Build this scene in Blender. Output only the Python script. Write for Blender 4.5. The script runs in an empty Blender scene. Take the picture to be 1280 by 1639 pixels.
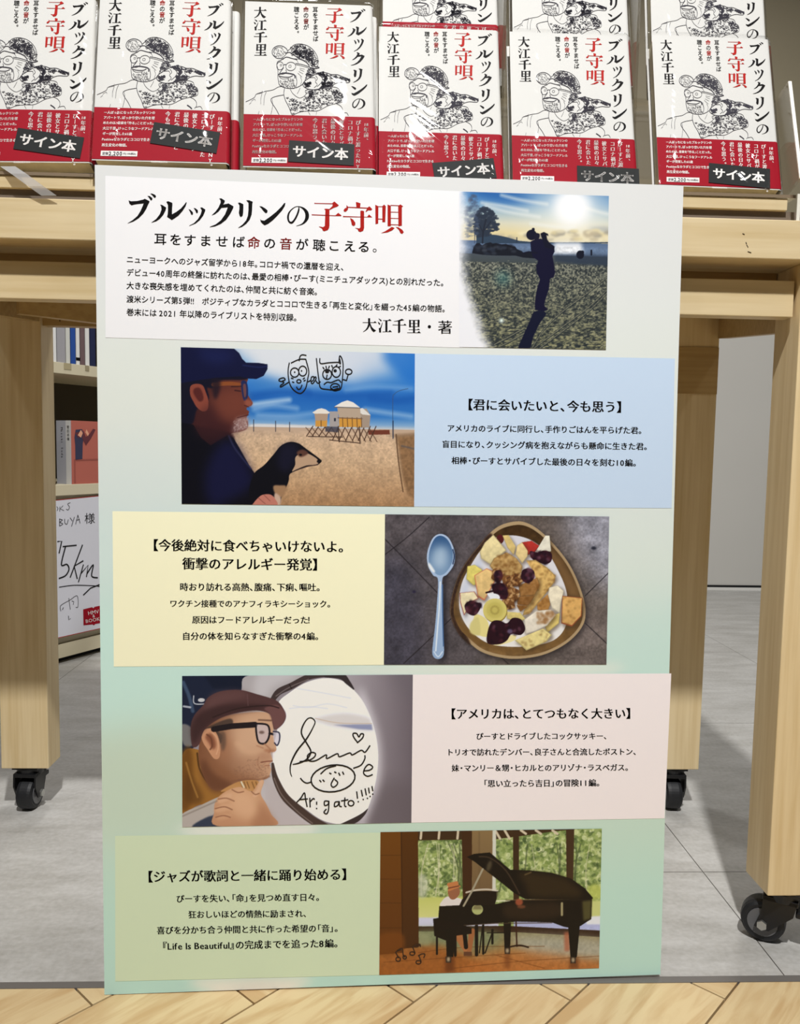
import bpy, bmesh, math, random
import numpy as np
from mathutils import Vector, Matrix
from mathutils.geometry import tessellate_polygon

C = bpy.context.scene.collection
R2D = math.pi / 180

# ------------------------------------------------------------------ camera, world, lamps, exposure
CAM_POS = (0.2658, -0.8058, 0.5718)
CAM_YAW, CAM_PITCH, CAM_ROLL, FPX = 0.0397, -0.0804, 0.0173, 1293.5


def cam_axes():
    c, s = math.cos(CAM_YAW), math.sin(CAM_YAW)
    fw = Vector((s * math.cos(CAM_PITCH), c * math.cos(CAM_PITCH), math.sin(CAM_PITCH)))
    rt = Vector((c, -s, 0))
    up = rt.cross(fw)
    c, s = math.cos(CAM_ROLL), math.sin(CAM_ROLL)
    return c * rt + s * up, -s * rt + c * up, fw


rt, up, fw = cam_axes()
cam_data = bpy.data.cameras.new('camera')
cam_data.sensor_fit = 'VERTICAL'
cam_data.sensor_height = 36
cam_data.lens = 36 * FPX / 1639
cam_data.clip_start = 0.02
cam = bpy.data.objects.new('camera', cam_data)
cam.matrix_world = Matrix(((rt.x, up.x, -fw.x, CAM_POS[0]), (rt.y, up.y, -fw.y, CAM_POS[1]),
                           (rt.z, up.z, -fw.z, CAM_POS[2]), (0, 0, 0, 1)))
C.objects.link(cam)
bpy.context.scene.camera = cam

w = bpy.data.worlds.new('world')
bpy.context.scene.world = w
w.use_nodes = True
w.node_tree.nodes['Background'].inputs[0].default_value = (0.97, 0.98, 1.0, 1)
w.node_tree.nodes['Background'].inputs[1].default_value = 0.055


def spot_lamp(name, loc, target, power, size, col):
    l = bpy.data.lights.new(name, 'AREA')
    l.shape = 'DISK'
    l.size = size
    l.energy = power
    l.color = col
    l.spread = 150 * R2D
    o = bpy.data.objects.new(name, l)
    o.location = loc
    o.rotation_euler = (Vector(target) - Vector(loc)).to_track_quat('-Z', 'Y').to_euler()
    C.objects.link(o)
    return o


WARM = (1.0, 0.995, 0.985)
spot_lamp('spot_or_fill_lamp', (0.36, -1.28, 2.75), (0.33, 0.1, 0.55), 58, 0.085, WARM)
spot_lamp('spot_or_fill_lamp', (-1.05, -1.30, 2.75), (0.2, 0.1, 0.6), 3, 0.12, WARM)  # weak unseen side spot, added for glints in the cellophane
spot_lamp('spot_or_fill_lamp', (1.75, -1.30, 2.75), (0.4, 0.1, 0.6), 3, 0.12, WARM)  # its unseen counterpart on the right, likewise added for glints
spot_lamp('spot_or_fill_lamp', (1.5, 1.35, 2.75), (1.45, 1.3, 0.0), 13, 0.4, WARM)  # unseen fill added behind the table to lift the floor's shade
spot_lamp('spot_or_fill_lamp', (-0.05, 1.35, 2.75), (-0.05, 1.3, 0.0), 12, 0.4, WARM)  # second unseen fill, added to lighten floor and bookshelf

vs = bpy.context.scene.view_settings
vs.view_transform = 'Standard'
vs.look = 'None'
vs.exposure = 0.0
vs.gamma = 1.0
vs.use_curve_mapping = False


# ------------------------------------------------------------------ helpers
def lin(c):
    c = np.asarray(c, float)
    if c.max() > 1.0:
        c = c / 255.0
    return np.where(c <= 0.04045, c / 12.92, ((c + 0.055) / 1.055) ** 2.4)


def lc(c):
    v = lin(np.array(c[:3], float) / 255.0 if max(c[:3]) > 1 else c[:3])
    return (float(v[0]), float(v[1]), float(v[2]), 1.0)


def mat(name, col, rough=0.5, metal=0.0, spec=0.5, noise=0.0, nscale=20.0, bump=0.0):
    m = bpy.data.materials.new(name)
    m.use_nodes = True
    nt = m.node_tree
    b = nt.nodes['Principled BSDF']
    b.inputs['Base Color'].default_value = lc(col)
    b.inputs['Roughness'].default_value = rough
    b.inputs['Metallic'].default_value = metal
    b.inputs['Specular IOR Level'].default_value = spec
    if noise or bump:
        tc = nt.nodes.new('ShaderNodeTexCoord')
        n = nt.nodes.new('ShaderNodeTexNoise')
        n.inputs['Scale'].default_value = nscale
        n.inputs['Detail'].default_value = 5
        nt.links.new(tc.outputs['Object'], n.inputs['Vector'])
        if noise:
            r = nt.nodes.new('ShaderNodeValToRGB')
            a = lin(np.array(col[:3]) / 255.0)
            r.color_ramp.elements[0].position = 0.3
            r.color_ramp.elements[1].position = 0.7
            r.color_ramp.elements[0].color = (*[float(x * (1 - noise)) for x in a], 1)
            r.color_ramp.elements[1].color = (*[float(min(1, x * (1 + noise))) for x in a], 1)
            nt.links.new(n.outputs['Fac'], r.inputs['Fac'])
            nt.links.new(r.outputs['Color'], b.inputs['Base Color'])
        if bump:
            bp = nt.nodes.new('ShaderNodeBump')
            bp.inputs['Strength'].default_value = bump
            bp.inputs['Distance'].default_value = 0.002
            nt.links.new(n.outputs['Fac'], bp.inputs['Height'])
            nt.links.new(bp.outputs['Normal'], b.inputs['Normal'])
    return m


def wood_mat(name, base, dark, axis, scale=1.0, rough=0.45, contrast=1.0):
    """pale veneer: fine fibres stretched along `axis` plus broad cathedral figure"""
    m = bpy.data.materials.new(name)
    m.use_nodes = True
    nt = m.node_tree
    b = nt.nodes['Principled BSDF']
    b.inputs['Roughness'].default_value = rough
    tc = nt.nodes.new('ShaderNodeTexCoord')
    mp = nt.nodes.new('ShaderNodeMapping')
    s = [70 * scale] * 3
    s[axis] = 3.0 * scale
    mp.inputs['Scale'].default_value = s
    nt.links.new(tc.outputs['Object'], mp.inputs['Vector'])
    n1 = nt.nodes.new('ShaderNodeTexNoise')
    n1.inputs['Scale'].default_value = 2.0
    n1.inputs['Detail'].default_value = 6
    nt.links.new(mp.outputs['Vector'], n1.inputs['Vector'])
    mp2 = nt.nodes.new('ShaderNodeMapping')
    s2 = [9 * scale] * 3
    s2[axis] = 1.2 * scale
    mp2.inputs['Scale'].default_value = s2
    nt.links.new(tc.outputs['Object'], mp2.inputs['Vector'])
    n2 = nt.nodes.new('ShaderNodeTexNoise')
    n2.inputs['Scale'].default_value = 2.0
    n2.inputs['Detail'].default_value = 3
    n2.inputs['Distortion'].default_value = 0.6
    nt.links.new(mp2.outputs['Vector'], n2.inputs['Vector'])
    mx = nt.nodes.new('ShaderNodeMath')
    mx.operation = 'MULTIPLY_ADD'
    mx.inputs[1].default_value = 0.55
    nt.links.new(n1.outputs['Fac'], mx.inputs[0])
    m2 = nt.nodes.new('ShaderNodeMath')
    m2.operation = 'MULTIPLY'
    m2.inputs[1].default_value = 0.45
    nt.links.new(n2.outputs['Fac'], m2.inputs[0])
    nt.links.new(m2.outputs[0], mx.inputs[2])
    r = nt.nodes.new('ShaderNodeValToRGB')
    r.color_ramp.elements[0].position = 0.5 - 0.16 / contrast
    r.color_ramp.elements[1].position = 0.5 + 0.10 / contrast
    r.color_ramp.elements[0].color = lc(dark)
    r.color_ramp.elements[1].color = lc(base)
    nt.links.new(mx.outputs[0], r.inputs['Fac'])
    nt.links.new(r.outputs['Color'], b.inputs['Base Color'])
    return m


def glass_mat(name, tint=(1, 1, 1), refl=0.06, gloss=0.03, bump=0.0, bscale=60.0, haze=0.0, streak=False, hcol=(0.9, 0.9, 0.9)):
    """thin clear plastic: see-through with a glossy coat (Fresnel)"""
    m = bpy.data.materials.new(name)
    m.use_nodes = True
    nt = m.node_tree
    for n in list(nt.nodes):
        nt.nodes.remove(n)
    out = nt.nodes.new('ShaderNodeOutputMaterial')
    tr = nt.nodes.new('ShaderNodeBsdfTransparent')
    tr.inputs[0].default_value = (*tint, 1)
    gl = nt.nodes.new('ShaderNodeBsdfGlossy')
    gl.inputs['Roughness'].default_value = gloss
    lw = nt.nodes.new('ShaderNodeLayerWeight')
    lw.inputs['Blend'].default_value = 0.5
    pw = nt.nodes.new('ShaderNodeMath')
    pw.operation = 'POWER'
    pw.inputs[1].default_value = 4.0
    nt.links.new(lw.outputs['Facing'], pw.inputs[0])
    fr = nt.nodes.new('ShaderNodeMath')
    fr.operation = 'MULTIPLY'
    fr.inputs[1].default_value = 0.6
    nt.links.new(pw.outputs[0], fr.inputs[0])
    mx = nt.nodes.new('ShaderNodeMixShader')
    ad = nt.nodes.new('ShaderNodeMath')
    ad.operation = 'ADD'
    ad.inputs[1].default_value = refl
    nt.links.new(fr.outputs[0], ad.inputs[0])
    nt.links.new(ad.outputs[0], mx.inputs[0])
    nt.links.new(tr.outputs[0], mx.inputs[1])
    nt.links.new(gl.outputs[0], mx.inputs[2])
    last = mx
    if haze:
        df = nt.nodes.new('ShaderNodeBsdfDiffuse')
        df.inputs[0].default_value = (*hcol, 1)
        m3 = nt.nodes.new('ShaderNodeMixShader')
        m3.inputs[0].default_value = haze
        nt.links.new(mx.outputs[0], m3.inputs[1])
        nt.links.new(df.outputs[0], m3.inputs[2])
        last = m3
    if bump:
        tc = nt.nodes.new('ShaderNodeTexCoord')
        oi = nt.nodes.new('ShaderNodeObjectInfo')
        av = nt.nodes.new('ShaderNodeVectorMath')
        av.operation = 'MULTIPLY_ADD'
        av.inputs[1].default_value = (3.7, 2.1, 5.3)
        nt.links.new(oi.outputs['Random'], av.inputs[0])
        nt.links.new(tc.outputs['Object'], av.inputs[2])
        mp = av
        if streak:
            # creases run diagonally down to the right
            mp = nt.nodes.new('ShaderNodeCombineXYZ')
            for i, (vx, k) in enumerate((((0.75, 0.0, -0.66), 0.22), ((0.66, 0.0, 0.75), 1.6))):
                d = nt.nodes.new('ShaderNodeVectorMath')
                d.operation = 'DOT_PRODUCT'
                d.inputs[1].default_value = [q * k for q in vx]
                nt.links.new(av.outputs[0], d.inputs[0])
                nt.links.new(d.outputs['Value'], mp.inputs[i])
        n = nt.nodes.new('ShaderNodeTexNoise')
        n.inputs['Scale'].default_value = bscale
        n.inputs['Detail'].default_value = 2.0
        n.inputs['Distortion'].default_value = 0.8
        nt.links.new(mp.outputs[0], n.inputs['Vector'])
        bp = nt.nodes.new('ShaderNodeBump')
        bp.inputs['Strength'].default_value = bump
        bp.inputs['Distance'].default_value = 0.004
        nt.links.new(n.outputs['Fac'], bp.inputs['Height'])
        nt.links.new(bp.outputs['Normal'], gl.inputs['Normal'])
    nt.links.new(last.outputs[0], out.inputs['Surface'])
    return m


def print_mat(name, rough=0.4):
    m = bpy.data.materials.new(name)
    m.use_nodes = True
    nt = m.node_tree
    b = nt.nodes['Principled BSDF']
    a = nt.nodes.new('ShaderNodeAttribute')
    a.attribute_name = 'Col'
    nt.links.new(a.outputs['Color'], b.inputs['Base Color'])
    b.inputs['Roughness'].default_value = rough
    b.inputs['Specular IOR Level'].default_value = 0.25
    return m


def obj(name, me, m=None, parent=None, label=None):
    o = bpy.data.objects.new(name, me)
    C.objects.link(o)
    if m is not None:
        me.materials.append(m)
    if parent is not None:
        o.parent = parent
    if label:
        o['label'] = label
    return o


def bm_obj(name, bm, m=None, parent=None, label=None, smooth=False):
    me = bpy.data.meshes.new(name)
    bmesh.ops.recalc_face_normals(bm, faces=bm.faces[:])
    bm.to_mesh(me)
    bm.free()
    if smooth:
        for p in me.polygons:
            p.use_smooth = True
    return obj(name, me, m, parent, label)


def box(bm, x0, x1, y0, y1, z0, z1, bev=0.0):
    r = bmesh.ops.create_cube(bm, size=1)
    vs_ = r['verts']
    for v in vs_:
        v.co = Vector((x0 + (v.co.x + .5) * (x1 - x0), y0 + (v.co.y + .5) * (y1 - y0), z0 + (v.co.z + .5) * (z1 - z0)))
    if bev:
        es = list({e for v in vs_ for e in v.link_edges})
        bmesh.ops.bevel(bm, geom=es, offset=bev, segments=2, affect='EDGES', profile=0.5)
    return vs_


def cyl(bm, p0, p1, r, seg=24, r2=None):
    p0, p1 = Vector(p0), Vector(p1)
    d = p1 - p0
    mtx = Matrix.Translation((p0 + p1) / 2) @ d.to_track_quat('Z', 'Y').to_matrix().to_4x4()
    bmesh.ops.create_cone(bm, cap_ends=True, segments=seg, radius1=r, radius2=r if r2 is None else r2,
                          depth=d.length, matrix=mtx)


def boxes(name, lst, m, parent=None, bev=0.0, label=None):
    bm = bmesh.new()
    for b in lst:
        box(bm, *b, bev=bev)
    return bm_obj(name, bm, m, parent, label)


def thing(name, label, cat, loc=(0, 0, 0), rot=(0, 0, 0), group=None):
    o = bpy.data.objects.new(name, None)
    o.empty_display_size = 0.05
    C.objects.link(o)
    o.location = loc
    o.rotation_euler = rot
    tag(o, label, cat, group)
    return o


def tag(o, label, cat, group=None):
    o['label'] = label
    o['category'] = cat
    if group:
        o['group'] = group
    return o


def structure(o):
    o['kind'] = 'structure'
    return o


def copy_tree(o, parent=None):
    c = o.copy()
    C.objects.link(c)
    if parent is not None:
        c.parent = parent
    for ch in list(o.children):
        copy_tree(ch, c)
    return c


# ------------------------------------------------------------------ flat artwork: geometry in a local plane
def homog(src, dst):
    A = []
    for (x, y), (u, v) in zip(src, dst):
        A.append([x, y, 1, 0, 0, 0, -u * x, -u * y, -u])
        A.append([0, 0, 0, x, y, 1, -v * x, -v * y, -v])
    _, _, vt = np.linalg.svd(np.array(A, float))
    H = vt[-1].reshape(3, 3)

    def f(p):
        p = np.atleast_2d(np.asarray(p, float))
        q = np.c_[p, np.ones(len(p))] @ H.T
        return q[:, :2] / q[:, 2:3]
    return f


class Flat:
    """collects 2-D triangles; build() lays them in the plane y = -depth of the parent (x right, z up)"""

    def __init__(self):
        self.v, self.t, self.n = [], [], 0

    def add(self, pts, tris):
        self.v.append(np.asarray(pts, float))
        self.t.append(np.asarray(tris, int) + self.n)
        self.n += len(pts)

    def poly(self, pts):
        pts = [tuple(map(float, p)) for p in pts]
        tr = tessellate_polygon([[Vector((p[0], p[1], 0)) for p in pts]])
        if tr:
            self.add(pts, tr)

    def ribbon(self, pts, wd=None, smooth=True, cap=True):
        """pts: (x, y) with a common width wd, or (x, y, width)"""
        P = np.array([(p[0], p[1], (p[2] if len(p) > 2 else wd)) for p in pts], float)
        if smooth and len(P) > 2:
            P = spline(P, False, 5)
        d = np.gradient(P[:, :2], axis=0)
        L = np.hypot(d[:, 0], d[:, 1])
        L[L == 0] = 1
        nrm = np.c_[-d[:, 1], d[:, 0]] / L[:, None]
        if cap:
            t0, t1 = d[0] / L[0], d[-1] / L[-1]
            P = P.copy()
            P[0, :2] -= t0 * P[0, 2] * .3
            P[-1, :2] += t1 * P[-1, 2] * .3
        a = P[:, :2] + nrm * P[:, 2:3] / 2
        b = P[:, :2] - nrm * P[:, 2:3] / 2
        n = len(P)
        tr = []
        for i in range(n - 1):
            tr += [(i, i + 1, n + i), (i + 1, n + i + 1, n + i)]
        self.add(np.r_[a, b], tr)

    def ellipse(self, cx, cy, rx, ry, rot=0, wd=None, seg=24):
        t = np.linspace(0, 2 * np.pi, seg + 1)
        x, y = rx * np.cos(t), ry * np.sin(t)
        c, s = math.cos(rot), math.sin(rot)
        q = np.c_[cx + x * c - y * s, cy + x * s + y * c]
        if wd:
            self.ribbon(q, wd, smooth=False)
        else:
            self.poly(q[:-1])

    def build(self, name, m, parent, depth, f=None, label=None):
        me = bpy.data.meshes.new(name)
        v = np.concatenate(self.v)
        t = np.concatenate(self.t)
        if f is not None:
            v = f(v)
        co = np.c_[v[:, 0], np.full(len(v), -depth), v[:, 1]]
        # front faces look towards -y
        a = (v[t[:, 1]] - v[t[:, 0]])
        b = (v[t[:, 2]] - v[t[:, 0]])
        flip = (a[:, 0] * b[:, 1] - a[:, 1] * b[:, 0]) < 0
        t[flip] = t[flip][:, ::-1]
        fast_mesh(me, co, t)
        return obj(name, me, m, parent, label)


def fast_mesh(me, co, faces):
    n = faces.shape[1]
    me.vertices.add(len(co))
    me.vertices.foreach_set('co', np.ascontiguousarray(co, np.float32).ravel())
    me.loops.add(faces.size)
    me.loops.foreach_set('vertex_index', np.ascontiguousarray(faces, np.int32).ravel())
    me.polygons.add(len(faces))
    me.polygons.foreach_set('loop_start', np.arange(0, faces.size, n, dtype=np.int32))
    me.update(calc_edges=True)
    me.validate()


def spline(P, closed, k=6):
    P = np.asarray(P, float)
    n = len(P)
    out = []
    rng = range(n if closed else n - 1)
    for i in rng:
        if closed:
            p0, p1, p2, p3 = P[i - 1], P[i], P[(i + 1) % n], P[(i + 2) % n]
        else:
            p0, p1, p2, p3 = P[max(i - 1, 0)], P[i], P[i + 1], P[min(i + 2, n - 1)]
        for t in np.arange(k) / k:
            out.append(0.5 * ((2 * p1) + (-p0 + p2) * t + (2 * p0 - 5 * p1 + 4 * p2 - p3) * t * t
                              + (-p0 + 3 * p1 - 3 * p2 + p3) * t ** 3))
    if not closed:
        out.append(P[-1])
    return np.array(out)


# --- lettering: every glyph is turned into a flat mesh once and laid out by hand
_gl = {}


def glyph(ch, off=0.0):
    k = (ch, off)
    if k not in _gl:
        c = bpy.data.curves.new('glyph', 'FONT')
        c.body = ch
        c.size = 1
        c.resolution_u = 2
        c.offset = off
        c.fill_mode = 'FRONT'
        o = bpy.data.objects.new('glyph', c)
        C.objects.link(o)
        dg = bpy.context.evaluated_depsgraph_get()
        ev = o.evaluated_get(dg)
        me = ev.to_mesh()
        v = np.array([(p.co.x, p.co.y) for p in me.vertices]).reshape(-1, 2)
        me.calc_loop_triangles()
        t = np.array([tuple(q.vertices) for q in me.loop_triangles]).reshape(-1, 3)
        ev.to_mesh_clear()
        bpy.data.objects.remove(o)
        bpy.data.curves.remove(c)
        _gl[k] = (v, t)
    return _gl[k]


HALF_L = '、。」』】），．'
HALF_R = '「『【（'


def advance(ch):
    if ch in HALF_L or ch in HALF_R:
        return 0.56
    if ch in '・！':
        return 0.6
    if ch == ' ':
        return 0.28
    if ch in '0123456789':
        return 0.60
    if ord(ch) < 128:
        v, _ = glyph(ch)
        return float(v[:, 0].max()) + 0.07
    return 1.0


def put(fl, ch, x, y, sx, sy, dirx=(1, 0), off=0.0, smear=0.0):
    """glyph with its em-box centre-left at (x, y); y grows downwards; dirx is the writing direction"""
    v, t = glyph(ch, off)
    if not len(v):
        return
    dx = 0.0
    if ch in HALF_R:
        dx = -0.44
    elif ch in '・！':
        dx = -0.2
    ex = np.array(dirx, float)
    ex /= np.hypot(*ex)
    ey = np.array([-ex[1], ex[0]])
    sh = [(0, 0)]
    if smear > 0:                       # thicker upright strokes
        sh = [(-smear, 0), (0, 0), (smear, 0)]
    elif smear < 0:                     # bolder all round
        sh = [(smear, smear * .6), (-smear, smear * .6), (smear, -smear * .6), (-smear, -smear * .6)]
    for a, b in sh:
        q = np.array([x, y]) + ((v[:, :1] + dx + a) * sx) * ex - ((v[:, 1:] - 0.38 + b) * sy) * ey
        fl.add(q, t)


def line(fl, text, p0, p1, off=0.0, smear=0.0, tall=1.0, colors=None):
    adv = [advance(c) for c in text]
    p0, p1 = np.array(p0, float), np.array(p1, float)
    L = np.hypot(*(p1 - p0))
    d = (p1 - p0) / L
    s = L / sum(adv)
    x = 0
    for ch, a in zip(text, adv):
        tgt = fl
        if colors and ch in colors:
            tgt = colors[ch]
        q = p0 + d * x * s
        if ch not in ' 　':
            put(tgt, ch, q[0], q[1], s, s * tall, d, off, smear)
        x += a


def column(fl, text, x, y, s, pitch=1.0, lean=0.0, off=0.0, smear=0.0, colors=None):
    """vertical writing: centre line starts at (x, y)"""
    for i, ch in enumerate(text):
        cx, cy = x + lean * i, y + i * s * pitch
        tgt = colors[ch] if colors and ch in colors else fl
        if ch == 'ー':
            tgt.ribbon([(cx, cy - s * .38), (cx, cy + s * .38)], s * .09, smooth=False)
            continue
        if ch in '、。':
            put(tgt, ch, cx + s * .05, cy - s * .45, s, s, off=off, smear=smear)
            continue
        a = advance(ch) if ord(ch) < 128 else 1.0
        put(tgt, ch, cx - a * s / 2, cy, s, s, off=off, smear=smear)


# --- brush-drawn Ming-style display glyphs (outlines in drawing units, y downwards)
BRUSH = {
 'ブ': [[(65,122),(85,130),(140,127),(190,115),(203,108),(243,128),(240,142),(232,155),(215,195),(190,235),(150,275),(105,303),(55,320),(60,315),(100,290),(140,255),(165,215),(185,170),(193,148),(150,152),(110,158),(90,165),(72,150)],
        [(226,83),(245,85),(268,102),(266,115),(255,124),(247,112),(238,98)], [(250,64),(265,63),(292,75),(299,88),(290,102),(280,95),(268,80)]],
 'ル': [[(333,158),(350,160),(385,182),(380,205),(360,245),(330,280),(300,300),(258,313),(262,308),(300,280),(330,240),(345,200),(342,172)],
        [(386,133),(402,128),(437,142),(438,160),(435,195),(434,240),(470,220),(510,190),(540,155),(555,135),(560,140),(550,170),(525,210),(490,250),(455,275),(432,289),(415,277),(392,262),(398,235),(400,200),(400,160)]],
 'ッ': [[(575,195),(590,200),(612,222),(613,238),(605,246),(597,240),(590,222)], [(618,185),(635,188),(655,205),(655,222),(647,232),(640,225),(632,206)],
        [(675,182),(690,180),(718,198),(716,212),(700,250),(670,290),(635,318),(580,340),(584,334),(620,315),(655,280),(678,240),(688,205)]],
 'ク': [[(836,103),(855,102),(885,122),(880,140),(868,155),(905,148),(915,145),(958,170),(955,185),(930,235),(895,285),(850,320),(800,342),(755,349),(760,343),(805,325),(850,290),(885,240),(905,190),(908,178),(855,184),(830,215),(800,238),(773,248),(776,243),(805,215),(830,180),(848,140),(848,120)]],
 'リ': [[(996,140),(1012,137),(1042,152),(1042,180),(1040,225),(1036,250),(1020,262),(1010,250),(1003,225),(1008,190),(1008,160)],
        [(1066,118),(1090,117),(1122,130),(1118,150),(1116,200),(1112,240),(1095,285),(1065,320),(1030,345),(997,356),(1001,350),(1035,325),(1065,290),(1080,250),(1085,200),(1085,140)]],
 'ン': [[(1178,168),(1200,170),(1230,188),(1248,205),(1245,222),(1232,228),(1215,212),(1195,186)],
        [(1185,278),(1195,288),(1220,292),(1270,257),(1320,217),(1365,172),(1390,140),(1400,140),(1395,165),(1370,205),(1330,250),(1290,290),(1250,320),(1222,331),(1205,318),(1190,302)]],
 '子': [[(1645,137),(1660,139),(1797,141),(1817,125),(1855,158),(1840,170),(1810,180),(1778,198),(1772,192),(1800,165),(1802,148),(1648,145)],
        [(1730,190),(1745,187),(1775,190),(1775,330),(1772,350),(1760,370),(1730,380),(1718,375),(1712,358),(1685,342),(1687,339),(1720,345),(1735,335),(1740,200)],
        [(1622,236),(1630,236),(1825,244),(1850,222),(1878,245),(1872,250),(1820,250),(1625,243)]],
 '守': [[(2000,130),(2015,132),(2040,140),(2036,177),(2005,177)], [(1920,155),(1935,172),(1932,195),(1915,212),(1900,212),(1895,200),(1905,185),(1920,178)],
        [(1930,170),(2100,177),(2115,165),(2140,190),(2130,200),(2105,200),(2085,215),(2082,212),(2095,185),(1930,178)],
        [(1890,249),(2095,256),(2112,235),(2140,260),(1890,258)],
        [(2038,205),(2050,202),(2070,207),(2070,350),(2062,375),(2038,385),(2022,380),(2015,362),(1990,350),(2030,355),(2038,345)],
        [(1950,265),(1975,278),(1995,305),(1995,325),(1980,335),(1965,325),(1960,300)]],
 '唄': [[(2165,152),(2192,165),(2190,312),(2167,318)], [(2225,165),(2240,150),(2255,165),(2250,300),(2225,300)],
        [(2190,165),(2230,165),(2230,171),(2190,171)], [(2190,270),(2228,271),(2228,278),(2190,277)],
        [(2270,150),(2298,160),(2298,335),(2270,335)], [(2360,160),(2380,148),(2403,165),(2392,172),(2392,330),(2362,335)],
        [(2296,153),(2366,156),(2366,162),(2296,160)], [(2296,211),(2364,213),(2364,218),(2296,217)], [(2296,264),(2364,266),(2364,271),(2296,270)], [(2296,318),(2364,320),(2364,326),(2296,325)],
        [(2305,340),(2330,350),(2310,370),(2270,388),(2212,395),(2250,378),(2285,355)], [(2338,340),(2365,345),(2395,365),(2408,385),(2395,400),(2380,395),(2365,365)]],
 '大': [[(80,126),(210,126),(228,112),(248,130),(248,133),(80,132)], [(145,77),(170,77),(170,135),(162,175),(140,210),(110,232),(85,244),(84,240),(110,220),(132,190),(145,150)],
        [(160,135),(170,135),(190,182),(215,208),(242,224),(225,238),(212,245),(190,225),(172,190)]],
 '江': [[(268,80),(282,84),(305,98),(308,112),(296,112),(282,95)], [(262,120),(276,126),(290,140),(290,155),(278,152),(268,138)],
        [(316,128),(321,128),(306,190),(300,205),(302,248),(278,248),(276,215),(272,200),(292,190)],
        [(325,101),(385,101),(405,86),(426,104),(426,107),(325,107)], [(352,104),(378,104),(378,240),(352,240)], [(318,237),(388,237),(408,218),(432,242),(318,243)]],
 '千': [[(455,112),(500,104),(540,88),(552,82),(580,98),(560,103),(510,113),(456,116)], [(440,153),(570,157),(588,140),(606,160),(606,162),(440,160)], [(505,104),(532,104),(532,240),(518,254),(505,250)]],
 '里': [[(638,92),(660,98),(660,185),(638,185)], [(740,98),(752,90),(766,100),(762,180),(740,180)], [(660,97),(742,97),(742,103),(660,103)], [(660,136),(742,136),(742,141),(660,141)], [(660,174),(742,174),(742,180),(660,180)],
        [(685,97),(709,97),(709,248),(685,248)], [(633,211),(735,211),(750,200),(768,214),(768,217),(633,216)], [(615,247),(735,248),(757,229),(780,254),(615,253)]],
}
NO_RIB = [(1512,172,4),(1514,195,13),(1500,240,15),(1476,285,15),(1452,308,18),(1430,297,14),(1422,265,16),(1428,230,14),(1450,198,9),(1485,173,6),(1520,171,7),(1555,188,18),(1580,220,29),(1584,260,31),(1568,295,21),(1540,320,10),(1493,336,3)]


def brush_bbox(ch):
    P = np.array(NO_RIB)[:, :2] if ch == 'の' else np.concatenate([np.array(q) for q in BRUSH[ch]])
    if ch == 'の':
        return 1413, 165, 1600, 338
    return P[:, 0].min(), P[:, 1].min(), P[:, 0].max(), P[:, 1].max()


def brush(fl, ch, tf):
    """tf maps (n,2) drawing coordinates to the target plane"""
    if ch == 'の':
        g = Flat()
        g.ribbon(NO_RIB)
        fl.add(tf(np.concatenate(g.v)), np.concatenate(g.t))
        return
    for p in BRUSH[ch]:
        fl.poly(tf(np.array(p, float)))


def brush_in(fl, ch, x0, y0, x1, y1):
    a = brush_bbox(ch)

    def tf(p):
        return np.c_[x0 + (p[:, 0] - a[0]) / (a[2] - a[0]) * (x1 - x0), y0 + (p[:, 1] - a[1]) / (a[3] - a[1]) * (y1 - y0)]
    brush(fl, ch, tf)


# ------------------------------------------------------------------ printed pictures: painted on a fine colour grid
def noise2(w, h, cell, seed, octv=3):
    r = np.random.default_rng(seed)
    out = np.zeros((h, w))
    amp, tot = 1.0, 0.0
    for o in range(octv):
        c = max(cell / 2 ** o, 1.0)
        gw, gh = int(w / c) + 3, int(h / c) + 3
        g = r.random((gh, gw))
        x, y = np.arange(w) / c, np.arange(h) / c
        xi, yi = x.astype(int), y.astype(int)
        fx, fy = x - xi, y - yi
        fx, fy = fx * fx * (3 - 2 * fx), fy * fy * (3 - 2 * fy)
        a = g[yi][:, xi] * (1 - fx) + g[yi][:, xi + 1] * fx
        b = g[yi + 1][:, xi] * (1 - fx) + g[yi + 1][:, xi + 1] * fx
        out += amp * (a * (1 - fy)[:, None] + b * fy[:, None])
        tot += amp
        amp *= 0.55
    return out / tot


def blur(a, r):
    r = int(max(1, r))
    for ax in (0, 1):
        for _ in range(2):
            p = np.pad(a, [(r + 1, r) if i == ax else (0, 0) for i in range(2)], mode='edge')
            cs = np.cumsum(p, axis=ax)
            n = a.shape[ax]
            hi = np.take(cs, np.arange(2 * r + 1, 2 * r + 1 + n), axis=ax)
            lo = np.take(cs, np.arange(0, n), axis=ax)
            a = (hi - lo) / (2 * r + 1)
    return a


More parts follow.
